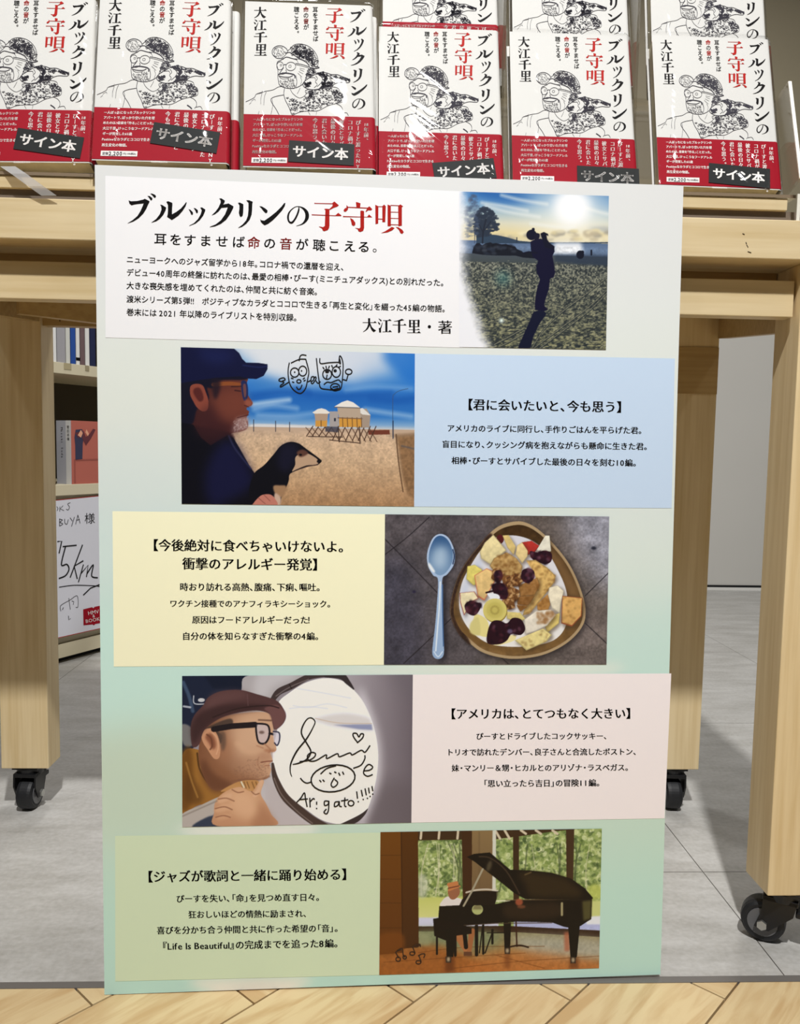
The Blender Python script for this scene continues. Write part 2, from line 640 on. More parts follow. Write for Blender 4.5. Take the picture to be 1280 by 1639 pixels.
class Canvas:
    """a picture painted in the measuring units (crop pixels) it was traced in"""

    def __init__(self, quad, origin, zoom, res, base):
        self.q = np.array(quad, float)               # corners TL TR BR BL in drawing units
        self.origin, self.zoom = np.array(origin, float), zoom
        x0, x1 = self.q[[0, 3], 0].mean(), self.q[[1, 2], 0].mean()
        y0, y1 = self.q[[0, 1], 1].mean(), self.q[[2, 3], 1].mean()
        self.w, self.h = int((x1 - x0) / zoom * res), int((y1 - y0) / zoom * res)
        self.k = self.w / (x1 - x0)
        self.H = homog(self.q, [(0, 0), (self.w, 0), (self.w, self.h), (0, self.h)])
        self.im = np.zeros((self.h, self.w, 3))
        self.im[:] = np.array(base) / 255.0
        self.Y, self.X = np.mgrid[0:self.h, 0:self.w] + 0.5

    def _bb(self, P, pad):
        x0, y0 = np.floor(P.min(0) - pad).astype(int)
        x1, y1 = np.ceil(P.max(0) + pad).astype(int)
        return max(x0, 0), max(y0, 0), min(x1, self.w), min(y1, self.h)

    def mask(self, P, pad=0):
        x0, y0, x1, y1 = self._bb(P, pad + 1)
        if x1 <= x0 or y1 <= y0:
            return None
        m = np.zeros((y1 - y0, x1 - x0))
        A, B = P, np.roll(P, -1, 0)
        for oy in (.17, .5, .83):
            for ox in (.17, .5, .83):
                X = np.arange(x0, x1)[None, :] + ox
                Y = np.arange(y0, y1) + oy
                ins = np.zeros(m.shape, bool)
                for (ax, ay), (bx, by) in zip(A, B):
                    if ay == by:
                        continue
                    rows = np.nonzero((ay > Y) != (by > Y))[0]
                    if len(rows):
                        xc = ax + (Y[rows] - ay) / (by - ay) * (bx - ax)
                        ins[rows] ^= X < xc[:, None]
                m += ins
        return (x0, y0, x1, y1), m / 9.0

    def lay(self, bb, m, col, col2=None, horiz=False, a=1.0, tex=None, detail=None):
        x0, y0, x1, y1 = bb
        c = np.array(col[:3], float) / 255
        if col2 is not None:
            n = (x1 - x0) if horiz else (y1 - y0)
            t = np.linspace(0, 1, n)
            t = t[None, :, None] if horiz else t[:, None, None]
            c = c * (1 - t) + np.array(col2[:3], float) / 255 * t
        else:
            c = c[None, None, :]
        if tex:
            amp, cell, seed = tex
            n = noise2(x1 - x0, y1 - y0, max(1, cell * self.k), seed)
            c = c * (1 + amp * (n - 0.5) * 2)[:, :, None]
        m = (m * a)[:, :, None]
        self.im[y0:y1, x0:x1] = self.im[y0:y1, x0:x1] * (1 - m) + np.clip(c, 0, 1) * m

    def poly(self, pts, col, col2=None, sm=True, soft=0, **k):
        P = np.array(pts, float)
        if sm and len(P) > 3:
            P = spline(P, True, 5)
        P = self.H(P)
        s = soft * self.k
        r = self.mask(P, 2 * s)
        if r is None:
            return
        bb, m = r
        if s >= 1:
            m = blur(m, s)
        self.lay(bb, m, col, col2, **k)

    def ell(self, cx, cy, rx, ry, col, rot=0, **k):
        t = np.linspace(0, 2 * np.pi, 28)[:-1]
        c, s = math.cos(rot), math.sin(rot)
        x, y = rx * np.cos(t), ry * np.sin(t)
        self.poly(np.c_[cx + x * c - y * s, cy + x * s + y * c], col, sm=False, **k)

    def glow(self, cx, cy, r, col, a=1.0, p=2.0):
        c = self.H([(cx, cy)])[0]
        d = np.hypot(self.X - c[0], self.Y - c[1]) / (r * self.k)
        self.lay((0, 0, self.w, self.h), np.exp(-d ** p), col, a=a)

    def line(self, pts, wd, col, sm=True, soft=0.0, **k):
        P = np.array(pts, float)
        W = None
        if P.shape[1] > 2:
            W = P[:, 2]
        P2 = P
        if sm and len(P) > 2:
            P2 = spline(P, False, 5)
        Q = self.H(P2[:, :2])
        wr = (P2[:, 2] if W is not None else np.full(len(Q), wd)) * self.k / 2
        x0, y0, x1, y1 = self._bb(Q, wr.max() + 2 + soft * self.k)
        if x1 <= x0 or y1 <= y0:
            return
        Y, X = np.mgrid[y0:y1, x0:x1] + 0.5
        D = np.full(X.shape, 1e9)
        for i in range(len(Q) - 1):
            a, b = Q[i], Q[i + 1]
            d = b - a
            L = d @ d + 1e-9
            t = np.clip(((X - a[0]) * d[0] + (Y - a[1]) * d[1]) / L, 0, 1)
            D = np.minimum(D, np.hypot(X - a[0] - t * d[0], Y - a[1] - t * d[1]) - (wr[i] * (1 - t) + wr[i + 1] * t))
        s = max(1.0, soft * self.k)
        self.lay((x0, y0, x1, y1), np.clip(0.5 - D / s, 0, 1), col, **k)

    def vgrad(self, stops, x0=None, x1=None):
        """stops: (y, colour) in drawing units at the picture's middle"""
        xm = self.q[:, 0].mean()
        ys = self.H([(xm, s[0]) for s in stops])[:, 1]
        cs = np.array([s[1] for s in stops], float) / 255
        yy = np.arange(self.h) + 0.5
        g = np.stack([np.interp(yy, ys, cs[:, i]) for i in range(3)], 1)[:, None, :]
        a = 0 if x0 is None else int(max(0, self.H([(x0, stops[0][0])])[0, 0]))
        b = self.w if x1 is None else int(min(self.w, self.H([(x1, stops[0][0])])[0, 0]))
        lo, hi = int(max(0, min(ys))), int(min(self.h, math.ceil(max(ys))))
        self.im[lo:hi, a:b] = g[lo:hi]

    def grain(self, amp, cell, seed, y0=None, y1=None, stretch=1):
        n = noise2(self.w, self.h * stretch, max(1, cell * self.k), seed)[::stretch][:self.h]
        m = np.ones((self.h, self.w))
        if y0 is not None:
            yy = self.Y / self.k + self.q[0, 1]
            m = ((yy > y0) & (yy < y1)).astype(float)
        self.im *= (1 + amp * (n - 0.5) * 2 * m)[:, :, None]

    def build(self, name, m, parent, depth, to_plane, gain=1.0, label=None):
        h, w_ = self.h, self.w
        V, U = np.mgrid[0:h, 0:w_].astype(float)
        U, V = U / (w_ - 1) * w_, V / (h - 1) * h
        back = homog([(0, 0), (w_, 0), (w_, h), (0, h)], self.q)
        px = back(np.c_[U.ravel(), V.ravel()]) / self.zoom + self.origin
        pl = to_plane(px)
        co = np.c_[pl[:, 0], np.full(len(pl), -depth), pl[:, 1]]
        idx = np.arange(h * w_).reshape(h, w_)
        f = np.stack([idx[1:, :-1], idx[1:, 1:], idx[:-1, 1:], idx[:-1, :-1]], -1).reshape(-1, 4)
        me = bpy.data.meshes.new(name)
        fast_mesh(me, co, f)
        at = me.color_attributes.new('Col', 'FLOAT_COLOR', 'POINT')
        im = np.clip(self.im, 0, 1)
        c = np.where(im <= 0.04045, im / 12.92, ((im + 0.055) / 1.055) ** 2.4) * np.array(gain)
        c = np.minimum(c, 0.95)
        buf = np.ones((h * w_, 4), np.float32)
        buf[:, :3] = c.reshape(-1, 3)
        at.data.foreach_set('color', buf.ravel())
        return obj(name, me, m, parent, label)


def rag(pts, n, seed):
    """random points inside a polygon's bounding box that fall inside it"""
    r = np.random.default_rng(seed)
    P = np.array(pts, float)
    out = []
    while len(out) < n:
        x, y = r.uniform(P[:, 0].min(), P[:, 0].max()), r.uniform(P[:, 1].min(), P[:, 1].max())
        ins = False
        for (ax, ay), (bx, by) in zip(P, np.roll(P, -1, 0)):
            if (ay > y) != (by > y) and x < ax + (y - ay) / (by - ay) * (bx - ax):
                ins = not ins
        if ins:
            out.append((x, y))
    return out, r


RES = 1.3


def beach_silhouette():
    c = Canvas([(112, 86), (878, 106), (862, 895), (112, 883)], (700, 280), 3.2, RES, (150, 150, 140))
    c.vgrad([(80, (40, 104, 172)), (140, (92, 142, 190)), (200, (165, 188, 196)), (250, (214, 212, 188)), (300, (226, 210, 158)), (345, (214, 202, 165))])
    c.poly([(200, 90), (420, 92), (500, 130), (380, 150), (250, 120)], (30, 92, 165), soft=22, a=.8)
    for p in [[(230, 145), (330, 160), (460, 185)], [(250, 160), (360, 190), (520, 215)], [(330, 105), (430, 130), (560, 150)], [(480, 250), (600, 265), (700, 270)], [(760, 170), (830, 190), (875, 200)]]:
        c.line(p, 16, (228, 232, 228), soft=16, a=.6)
    c.poly([(770, 270), (830, 262), (876, 268), (876, 290), (800, 285)], (120, 130, 140), soft=10, a=.7)
    c.glow(690, 175, 205, (250, 250, 240), a=.75, p=2)
    c.glow(690, 165, 95, (255, 255, 255), a=1.0, p=4)
    for i, (x, y) in enumerate(rag([(320, 292), (880, 285), (880, 338), (320, 325)], 46, 5)[0]):
        c.ell(x, y, 24, 10, [(236, 226, 190), (190, 178, 150), (222, 208, 160), (150, 146, 136)][i % 4], soft=6, a=.75)
    c.vgrad([(345, (86, 108, 140)), (375, (104, 126, 156)), (408, (84, 102, 128))])
    c.poly([(200, 300), (240, 305), (300, 308), (350, 318), (420, 338), (480, 343), (620, 345), (880, 343), (880, 350), (200, 352)], (48, 66, 86), sm=False)
    c.poly([(600, 346), (735, 346), (745, 405), (590, 405)], (232, 236, 240), sm=False, soft=10)
    c.grain(.14, 10, 8, 350, 410)
    c.vgrad([(412, (70, 78, 86)), (450, (66, 74, 76)), (480, (92, 96, 84)), (620, (96, 98, 76)), (900, (88, 92, 62))])
    n1 = noise2(c.w, c.h, 7 * c.k, 61, 3)
    n2 = noise2(c.w, c.h * 2, 15 * c.k, 62, 4)[::2][:c.h]
    yy = c.Y / c.k + 86
    sel = (yy > 440) & (yy < 900)
    dep = np.clip((yy - 420) / 480, 0, 1)
    t = np.clip(((n1 * (1 - dep) + n2 * dep) - .5) * 3.4 + .42, 0, 1)[:, :, None]
    dk = np.array((46, 52, 54)) / 255.
    lt = np.array((140, 142, 128)) / 255. * (1 - dep[:, :, None]) + np.array((150, 148, 108)) / 255. * dep[:, :, None]
    c.im = np.where(sel[:, :, None], dk * (1 - t) + lt * t, c.im)
    r = np.random.default_rng(3)
    for i in range(900):
        y = 440 + 450 * r.random() ** 1.1
        x = r.uniform(110, 880)
        s = (y - 380) / 460
        L = 4 + 16 * s * r.random()
        col = [(30, 36, 40), (40, 46, 48), (176, 174, 140)][r.integers(3)]
        c.line([(x, y), (x + L, y + r.uniform(-.35, .1) * L)], 2 + 3 * s, col, sm=False, soft=1, a=.55)
    c.poly([(600, 408), (880, 412), (880, 466), (700, 455), (600, 440)], (44, 56, 74), sm=False, soft=6, a=.75)
    for p in [[(870, 520), (760, 610), (640, 700), (545, 790), (480, 890)], [(870, 585), (770, 680), (650, 770), (530, 860), (490, 892)], [(870, 600), (780, 690), (640, 800), (520, 890)], [(290, 872), (350, 840), (430, 795)], [(310, 885), (360, 860), (440, 815)]]:
        c.line(p, 11, (34, 42, 48), soft=3, a=.7)
        P = spline(p, False, 12)
        c.line(np.array(p) + [3, -4], 4, (168, 164, 134), soft=2, a=.75)
        for i in range(0, len(P) - 1, 2):
            c.line([P[i], P[i + 1]], 4, (60, 64, 60), sm=False, a=.5)
    c.poly([(178, 402), (186, 372), (200, 352), (216, 350), (230, 362), (246, 352), (272, 346), (284, 352), (300, 350), (330, 356), (352, 354), (384, 366), (398, 366), (408, 380), (432, 390), (440, 398), (470, 392), (500, 398), (514, 410), (500, 428), (440, 424), (400, 414), (300, 414), (230, 410)], (18, 22, 34), sm=False)
    for i, (x, y) in enumerate(rag([(190, 360), (390, 362), (400, 405), (190, 405)], 40, 8)[0]):
        c.ell(x, y, 14, 7, [(42, 50, 66), (10, 12, 22), (64, 70, 80)][i % 3], a=.55, soft=3)
    for cr, n, s, al, col in [([(205, 195), (235, 160), (275, 180), (310, 225), (314, 275), (280, 305), (240, 318), (200, 318), (190, 250)], 300, 9, .75, (40, 50, 66)), ([(140, 180), (175, 100), (200, 110), (215, 200), (205, 310), (150, 320)], 160, 9, .28, (70, 84, 110))]:
        for (x, y) in rag(cr, n, 11)[0]:
            c.ell(x, y, s * 1.2, s * .7, col, a=al, soft=2)
    c.line([(232, 350), (236, 290), (250, 230)], 8, (30, 36, 50))
    c.line([(236, 300), (215, 255)], 4, (30, 36, 50))
    c.line([(238, 290), (275, 240)], 4, (30, 36, 50))
    c.line([(192, 350), (194, 250)], 5, (60, 70, 90), a=.7)
    c.line([(407, 322), (407, 345)], 5, (40, 50, 66))
    c.poly([(498, 698), (556, 706), (522, 762), (490, 830), (470, 890), (414, 890), (440, 820), (474, 745)], (16, 20, 44))
    c.poly([(476, 342), (500, 330), (530, 326), (556, 342), (580, 360), (598, 372), (600, 392), (588, 415), (597, 460), (602, 500), (595, 524), (576, 530), (570, 585), (552, 640), (546, 668), (566, 690), (545, 698), (500, 692), (498, 660), (502, 620), (512, 575), (525, 535), (510, 505), (505, 470), (516, 440), (488, 420), (478, 380)], (15, 14, 44), sm=False)
    c.ell(482, 308, 27, 27, (14, 14, 38))
    c.ell(491, 280, 8, 9, (14, 14, 38))
    c.poly([(495, 300), (520, 300), (524, 312), (518, 328), (500, 335)], (20, 18, 40))
    c.poly([(530, 312), (527, 300), (545, 292), (566, 302), (569, 314), (558, 308), (562, 330), (576, 350), (600, 366), (598, 385), (550, 370), (540, 340)], (14, 15, 36), sm=False)
    c.line([(510, 400), (470, 395), (440, 402)], 8, (14, 15, 36))
    c.ell(730, 408, 20, 22, (16, 20, 36))
    c.ell(742, 395, 8, 9, (16, 20, 36))
    c.line([(787, 386), (787, 408)], 9, (16, 20, 36))
    c.glow(328, 746, 12, (235, 250, 240))
    c.glow(336, 530, 40, (60, 130, 130), a=.4)
    # the picture dissolves into the white panel on its left
    xx = c.X / c.k + 112
    yy = c.Y / c.k + 86
    n = noise2(c.w, c.h, 26 * c.k, 9)
    edge = 128 + np.where(yy > 520, (yy - 520) * .33, 0) + 30 * (n - .5)
    t = np.clip((xx - edge + 30) / 85, 0, 1)
    t = (t * t * (3 - 2 * t))[:, :, None]
    c.im = c.im * t + np.array([242, 243, 247]) / 255 * (1 - t)
    return c


def beach_dog():
    c = Canvas([(33, 25), (1260, 55), (1255, 858), (37, 848)], (280, 550), 3.282, RES, (60, 120, 190))
    c.vgrad([(20, (120, 168, 214)), (120, (92, 152, 212)), (230, (52, 122, 200)), (300, (34, 102, 184)), (380, (52, 120, 194)), (425, (128, 168, 208)), (445, (196, 200, 204))])
    c.poly([(300, 20), (900, 30), (1100, 50), (1010, 100), (930, 170), (760, 210), (540, 200), (430, 150), (380, 90)], (226, 228, 232), soft=38, a=.95)
    c.poly([(880, 50), (1230, 60), (1180, 130), (1000, 190), (900, 200)], (205, 214, 228), soft=40, a=.8)
    c.poly([(1090, 60), (1262, 55), (1262, 220), (1180, 180)], (34, 112, 200), soft=26, a=.85)
    c.poly([(400, 200), (500, 190), (620, 250), (560, 270), (420, 240)], (60, 126, 196), soft=24, a=.7)
    for p, a in [([(410, 325), (500, 312), (600, 300)], .7), ([(420, 350), (520, 330), (640, 345)], .4), ([(1000, 350), (1100, 365), (1240, 385)], .45), ([(900, 250), (1050, 230), (1240, 240)], .25), ([(440, 380), (600, 385), (720, 372)], .35)]:
        c.line(p, 26, (190, 214, 236), soft=22, a=a)
    for p in [[(640, 250), (800, 280), (1130, 270)], [(420, 280), (560, 260), (700, 270)], [(1030, 290), (1150, 300), (1250, 290)]]:
        c.line(p, 36, (22, 86, 172), soft=30, a=.6)
    c.poly([(420, 428), (560, 430), (720, 436), (720, 446), (420, 446)], (216, 214, 214), soft=5)
    c.vgrad([(446, (190, 164, 142)), (500, (204, 174, 144)), (620, (202, 170, 136)), (740, (186, 150, 114)), (860, (168, 128, 90))])
    c.grain(.10, 26, 21, 446, 870)
    c.grain(.13, 8, 22, 460, 870)
    c.poly([(1140, 480), (1262, 470), (1262, 500), (1160, 500)], (150, 124, 100), sm=False, soft=6)
    c.poly([(1162, 490), (1260, 485), (1258, 820), (1225, 800), (1195, 720)], (140, 106, 74), sm=False, soft=8, tex=(.2, 14, 5))
    c.line([(1160, 480), (1172, 620), (1196, 780)], 6, (96, 70, 50), soft=3)
    c.line([(1190, 540), (1255, 555)], 10, (90, 84, 84), soft=6, a=.7)
    for x, y0 in [(415, 405), (530, 412), (603, 418)]:
        c.line([(x, y0), (x, 466)], 4, (52, 54, 66), sm=False)
    c.poly([(1015, 458), (1125, 456), (1128, 480), (1015, 482)], (112, 58, 44), sm=False)
    # lifeguard huts on stilts
    for x in (700, 730, 765, 800, 835, 870, 905, 940, 970, 1000, 1030):
        c.line([(x + 25, 438), (x - 8, 490 + (x > 800) * 22)], 5, (70, 46, 36), sm=False)
        c.line([(x - 12, 445), (x + 30, 492 + (x > 800) * 26)], 4, (84, 58, 44), sm=False)
    c.line([(700, 492), (880, 494)], 5, (66, 46, 38), sm=False)
    c.line([(812, 510), (972, 526)], 5, (66, 46, 38), sm=False)
    c.poly([(790, 438), (860, 438), (860, 470), (790, 466)], (60, 60, 74), sm=False, a=.8)
    c.poly([(812, 360), (858, 360), (858, 440), (812, 440)], (166, 158, 156), sm=False)
    c.poly([(835, 395), (845, 395), (845, 412), (835, 412)], (40, 44, 60), sm=False)
    c.poly([(732, 368), (806, 368), (800, 408), (738, 408)], (176, 150, 128), sm=False)
    c.poly([(738, 408), (800, 408), (798, 440), (738, 440)], (206, 150, 70), sm=False)
    c.line([(768, 408), (768, 440)], 4, (90, 64, 44), sm=False)
    c.poly([(722, 366), (750, 348), (770, 344), (792, 350), (814, 366), (806, 372), (732, 372)], (232, 224, 214), sm=False)
    c.poly([(950, 352), (1005, 345), (1026, 380), (1020, 445), (950, 445)], (164, 146, 130), sm=False)
    c.poly([(945, 350), (985, 342), (1028, 380), (985, 376)], (224, 220, 214), sm=False)
    c.poly([(852, 340), (972, 342), (976, 396), (862, 394)], (182, 162, 142), sm=False)
    c.poly([(860, 392), (980, 396), (976, 442), (862, 442)], (208, 150, 66), sm=False)
    for x in (880, 905, 930, 955, 978):
        c.line([(x, 392), (x + 2, 442)], 4, (104, 74, 46), sm=False)
    c.line([(856, 394), (982, 398)], 5, (120, 92, 70), sm=False)
    c.poly([(836, 336), (875, 312), (905, 302), (935, 312), (972, 340)], (234, 228, 220), sm=False)
    c.line([(838, 338), (972, 342)], 4, (96, 80, 70), sm=False)
    c.line([(858, 440), (862, 520)], 5, (60, 42, 34), sm=False)
    c.line([(968, 440), (972, 528)], 5, (60, 42, 34), sm=False)
    c.line([(1144, 500), (1143, 300), (1152, 268), (1180, 250), (1222, 240)], 3, (60, 84, 120))
    c.line([(1144, 500), (1144, 410)], 6, (34, 48, 74), sm=False)
    # man in profile
    c.poly([(60, 230), (210, 195), (372, 185), (380, 215), (384, 270), (402, 302), (410, 318), (402, 332), (384, 338), (378, 350), (391, 362), (386, 380), (378, 395), (386, 420), (380, 452), (345, 468), (300, 476), (280, 500), (215, 520), (90, 470)], (52, 24, 28), (112, 58, 46), horiz=True)
    c.poly([(210, 260), (330, 250), (372, 300), (350, 380), (250, 400), (200, 330)], (118, 62, 48), soft=30, a=.7)
    c.poly([(330, 395), (384, 390), (386, 425), (378, 455), (330, 470), (295, 470), (310, 430)], (158, 128, 124), soft=10, a=.8)
    c.poly([(160, 430), (290, 440), (280, 500), (180, 500)], (60, 28, 30), soft=18, a=.8)
    c.poly([(34, 170), (200, 170), (370, 172), (372, 196), (240, 200), (200, 240), (172, 240), (180, 300), (120, 350), (100, 420), (60, 440), (34, 420)], (16, 16, 34), soft=3)
    c.poly([(84, 275), (85, 232), (112, 218), (148, 226), (165, 262), (178, 305), (174, 352), (148, 362), (118, 340), (100, 310)], (134, 68, 54))
    c.poly([(102, 270), (104, 245), (130, 238), (148, 265), (152, 300), (130, 310)], (84, 36, 34), soft=5)
    c.line([(205, 222), (290, 216), (352, 224)], 20, (136, 74, 40))
    c.poly([(350, 206), (376, 204), (386, 240), (384, 290), (366, 306), (354, 270)], (28, 40, 86), a=.9)
    c.poly([(360, 225), (374, 222), (376, 275), (366, 285)], (110, 70, 70), a=.9)
    c.line([(330, 395), (388, 380)], 4, (70, 30, 30), soft=3)
    c.poly([(34, 26), (180, 24), (310, 30), (340, 56), (356, 86), (376, 106), (440, 107), (488, 114), (488, 140), (468, 175), (430, 192), (392, 190), (340, 178), (220, 186), (120, 200), (34, 215)], (14, 18, 54), sm=False, soft=1)
    c.poly([(120, 40), (280, 45), (320, 80), (200, 110)], (26, 34, 84), soft=30, a=.7)
    c.line([(360, 120), (440, 130), (486, 124)], 5, (34, 44, 96), soft=6, a=.8)
    c.poly([(60, 440), (180, 450), (300, 480), (300, 540), (180, 560), (80, 520)], (40, 20, 26), soft=6)
    c.poly([(34, 420), (100, 432), (140, 500), (190, 540), (280, 484), (310, 500), (345, 560), (390, 640), (430, 700), (450, 852), (36, 850)], (9, 9, 20), sm=False, soft=2)
    c.poly([(230, 540), (310, 520), (390, 650), (400, 760), (200, 850), (160, 700)], (22, 24, 66), soft=30, a=.75)
    c.line([(285, 490), (320, 560), (400, 660)], 8, (54, 56, 90), soft=8, a=.7)
    c.poly([(196, 200), (240, 198), (236, 260), (214, 300), (200, 260)], (30, 20, 32), soft=8, a=.85)
    c.poly([(180, 330), (250, 420), (330, 440), (300, 478), (180, 500), (110, 450)], (58, 28, 32), soft=26, a=.7)
    c.line([(300, 232), (350, 230)], 7, (50, 26, 30), soft=4, a=.8)
    c.line([(318, 252), (346, 256)], 7, (44, 22, 28), soft=4, a=.8)
    c.poly([(372, 300), (404, 306), (406, 328), (384, 336), (370, 326)], (150, 84, 66), soft=6, a=.8)
    c.line([(368, 330), (388, 338)], 5, (70, 34, 34), soft=3)
    for x, y in rag([(310, 410), (384, 396), (380, 452), (310, 470)], 90, 4)[0]:
        c.ell(x, y, 4, 3, (188, 166, 164), a=.35, soft=1)
    # the dachshund he holds
    c.poly([(415, 690), (470, 642), (520, 585), (558, 540), (606, 520), (650, 528), (690, 556), (765, 612), (766, 626), (745, 642), (690, 650), (640, 670), (604, 690), (598, 725), (582, 765), (560, 812), (540, 852), (420, 852), (390, 790)], (11, 11, 20))
    c.poly([(560, 540), (640, 535), (640, 600), (590, 680), (540, 640)], (30, 30, 60), soft=20, a=.5)
    c.poly([(634, 600), (668, 578), (700, 582), (742, 606), (756, 628), (735, 640), (690, 644), (640, 664), (616, 674), (632, 640)], (186, 154, 126))
    c.poly([(640, 575), (672, 560), (700, 580), (660, 600)], (92, 60, 50), soft=4)
    c.ell(660, 588, 8, 6, (16, 12, 16))
    c.ell(757, 622, 12, 10, (16, 14, 20))
    c.line([(640, 668), (700, 648), (748, 640)], 5, (70, 50, 46), soft=3)
    c.poly([(518, 752), (550, 748), (584, 752), (578, 790), (555, 812), (526, 790)], (160, 124, 92), soft=3)
    c.poly([(525, 790), (556, 812), (552, 852), (525, 852)], (200, 170, 150), soft=3)
    c.poly([(414, 842), (440, 812), (462, 798), (500, 796), (526, 818), (534, 856), (414, 856)], (192, 122, 106))
    c.line([(470, 800), (500, 830)], 4, (140, 80, 74), soft=2)
    c.line([(440, 815), (475, 845)], 4, (140, 80, 74), soft=2)
    return c


def fruit_bowl():
    c = Canvas([(52, 30), (1228, 38), (1212, 816), (45, 820)], (600, 815), 3.282, RES, (96, 86, 80))
    c.poly([(40, 20), (620, 20), (560, 830), (40, 830)], (74, 70, 78), soft=60, a=.6)
    c.poly([(40, 300), (200, 320), (260, 830), (40, 830)], (56, 56, 72), soft=60, a=.6)
    c.poly([(1000, 20), (1240, 20), (1240, 420), (1100, 300)], (168, 170, 184), soft=70, a=.75)
    c.poly([(1080, 600), (1230, 560), (1230, 830), (900, 830)], (120, 108, 104), soft=50, a=.6)
    c.grain(.22, 60, 31)
    c.grain(.20, 9, 32)
    for p in [[(48, 246), (170, 150), (285, 45)], [(52, 160), (180, 290), (325, 440)], [(150, 812), (280, 690), (400, 575)], [(1222, 335), (1100, 455)], [(1100, 598), (1216, 708)], [(660, 780), (700, 815)]]:
        c.line(p, 5, (34, 30, 34), soft=3, a=.85)
    c.ell(1145, 205, 14, 9, (40, 42, 54), soft=3)
    c.ell(205, 436, 9, 7, (40, 36, 60), soft=3)
    # spoon
    c.poly([(345, 140), (392, 165), (424, 230), (420, 300), (380, 360), (372, 480), (380, 760), (350, 800), (330, 790), (345, 500), (352, 370)], (30, 28, 36), soft=12, a=.7)
    c.poly([(344, 133), (382, 150), (408, 196), (419, 248), (410, 300), (378, 345), (352, 372), (354, 500), (354, 620), (361, 735), (354, 776), (330, 788), (306, 776), (300, 738), (314, 620), (325, 490), (330, 372), (305, 350), (280, 305), (272, 250), (284, 196), (308, 150)], (176, 196, 222), (150, 176, 208))
    c.poly([(343, 142), (376, 158), (400, 200), (408, 248), (400, 292), (370, 336), (340, 350), (312, 336), (286, 296), (282, 248), (292, 200), (314, 156)], (52, 88, 132), (126, 156, 188))
    c.poly([(330, 200), (375, 210), (380, 280), (345, 320), (300, 290), (305, 230)], (176, 198, 216), soft=22, a=.85)
    c.poly([(285, 285), (315, 330), (300, 330), (280, 300)], (236, 240, 240), soft=4)
    c.line([(408, 215), (415, 250), (408, 290)], 6, (24, 44, 80), soft=3)
    c.line([(342, 385), (336, 520), (326, 640), (318, 745)], 7, (224, 234, 246), soft=4)
    c.line([(353, 400), (354, 560), (358, 720)], 6, (70, 104, 150), soft=3)
    c.line([(309, 750), (330, 776), (352, 750)], 6, (210, 224, 240), soft=3)
    # bowl
    out = [(740, 66), (800, 76), (860, 112), (920, 168), (990, 250), (1040, 332), (1080, 430), (1101, 520), (1092, 600), (1040, 672), (960, 730), (860, 770), (740, 786), (640, 776), (550, 746), (480, 690), (430, 640), (398, 570), (394, 510), (410, 430), (438, 350), (478, 280), (540, 200), (600, 130), (660, 86)]
    c.poly([(x + 12, y + 14) for x, y in out], (34, 30, 32), soft=16, a=.7)
    c.poly(out, (176, 150, 112))
    c.poly([(600, 130), (540, 200), (478, 280), (438, 350), (410, 430), (394, 510), (400, 580), (440, 660), (500, 715), (470, 640), (430, 560), (430, 480), (470, 370), (530, 260), (610, 160)], (58, 40, 32), soft=5, tex=(.4, 10, 7))

    def shrink(f, dx=0, dy=0):
        return [(750 + (x - 750) * f + dx, 430 + (y - 430) * f + dy) for x, y in out]
    c.poly(shrink(.955, 2, 2), (62, 42, 22), (124, 94, 56), tex=(.25, 30, 3))
    c.poly([(900, 180), (970, 260), (1035, 370), (1070, 480), (1060, 580), (1010, 640), (1020, 480), (960, 330), (890, 230)], (128, 96, 60), soft=16, a=.8)
    c.poly([(420, 560), (470, 650), (560, 720), (700, 752), (860, 740), (980, 690), (1040, 620), (900, 716), (720, 735), (560, 690)], (112, 82, 44), soft=10, a=.8)
    c.poly([(700, 140), (765, 146), (830, 172), (905, 232), (962, 330), (1000, 425), (1008, 520), (995, 620), (935, 688), (820, 718), (690, 722), (590, 704), (505, 645), (455, 570), (440, 490), (455, 390), (500, 300), (560, 210), (630, 152)], (216, 214, 220), (236, 232, 224))
    c.poly([(445, 480), (470, 380), (540, 260), (560, 300), (490, 420), (480, 600)], (196, 204, 222), soft=14, a=.8)

    def chunk(pts, col, edge=None, speck=0, seed=1, **k):
        c.poly([(x + 7, y + 9) for x, y in pts], (70, 52, 34), soft=8, a=.55)
        c.poly(pts, edge or tuple(v * .78 for v in col), sm=False)
        cx, cy = np.mean(pts, 0)
        c.poly([(cx + (x - cx) * .93, cy + (y - cy) * .93 - 2) for x, y in pts], col, tuple(v * .9 for v in col), sm=False, tex=(.10, 20, seed), soft=2)
        if speck:
            q, r = rag(pts, speck, seed)
            for x, y in q:
                c.ell(x, y, r.uniform(3, 11), r.uniform(3, 9), (116, 74, 32), a=.33, soft=3)

    def berry(pts, seed, base=(46, 18, 30)):
        q, r = rag(pts, 26, seed)
        c.poly(pts, base)
        for x, y in q:
            c.ell(x, y, 12, 8, [(24, 10, 22), (78, 34, 44), (34, 14, 26), (110, 70, 84)][r.integers(4)], rot=r.uniform(0, 3), a=.6, soft=3)
    c.ell(655, 160, 20, 24, (86, 26, 30))
    chunk([(668, 140), (700, 138), (738, 200), (726, 242), (694, 205)], (226, 198, 126))
    chunk([(620, 136), (688, 218), (650, 250), (604, 292), (556, 262), (548, 228), (575, 178)], (240, 222, 164))
    chunk([(768, 176), (820, 168), (862, 195), (835, 228), (800, 242)], (188, 54, 46), (120, 30, 30))
    chunk([(736, 240), (744, 192), (770, 176), (800, 222), (798, 250), (770, 286)], (242, 214, 150))
    chunk([(892, 140), (914, 140), (922, 222), (872, 232), (846, 216)], (242, 236, 214))
    berry([(812, 222), (850, 228), (886, 218), (924, 232), (922, 275), (890, 290), (850, 278), (818, 258)], 3)
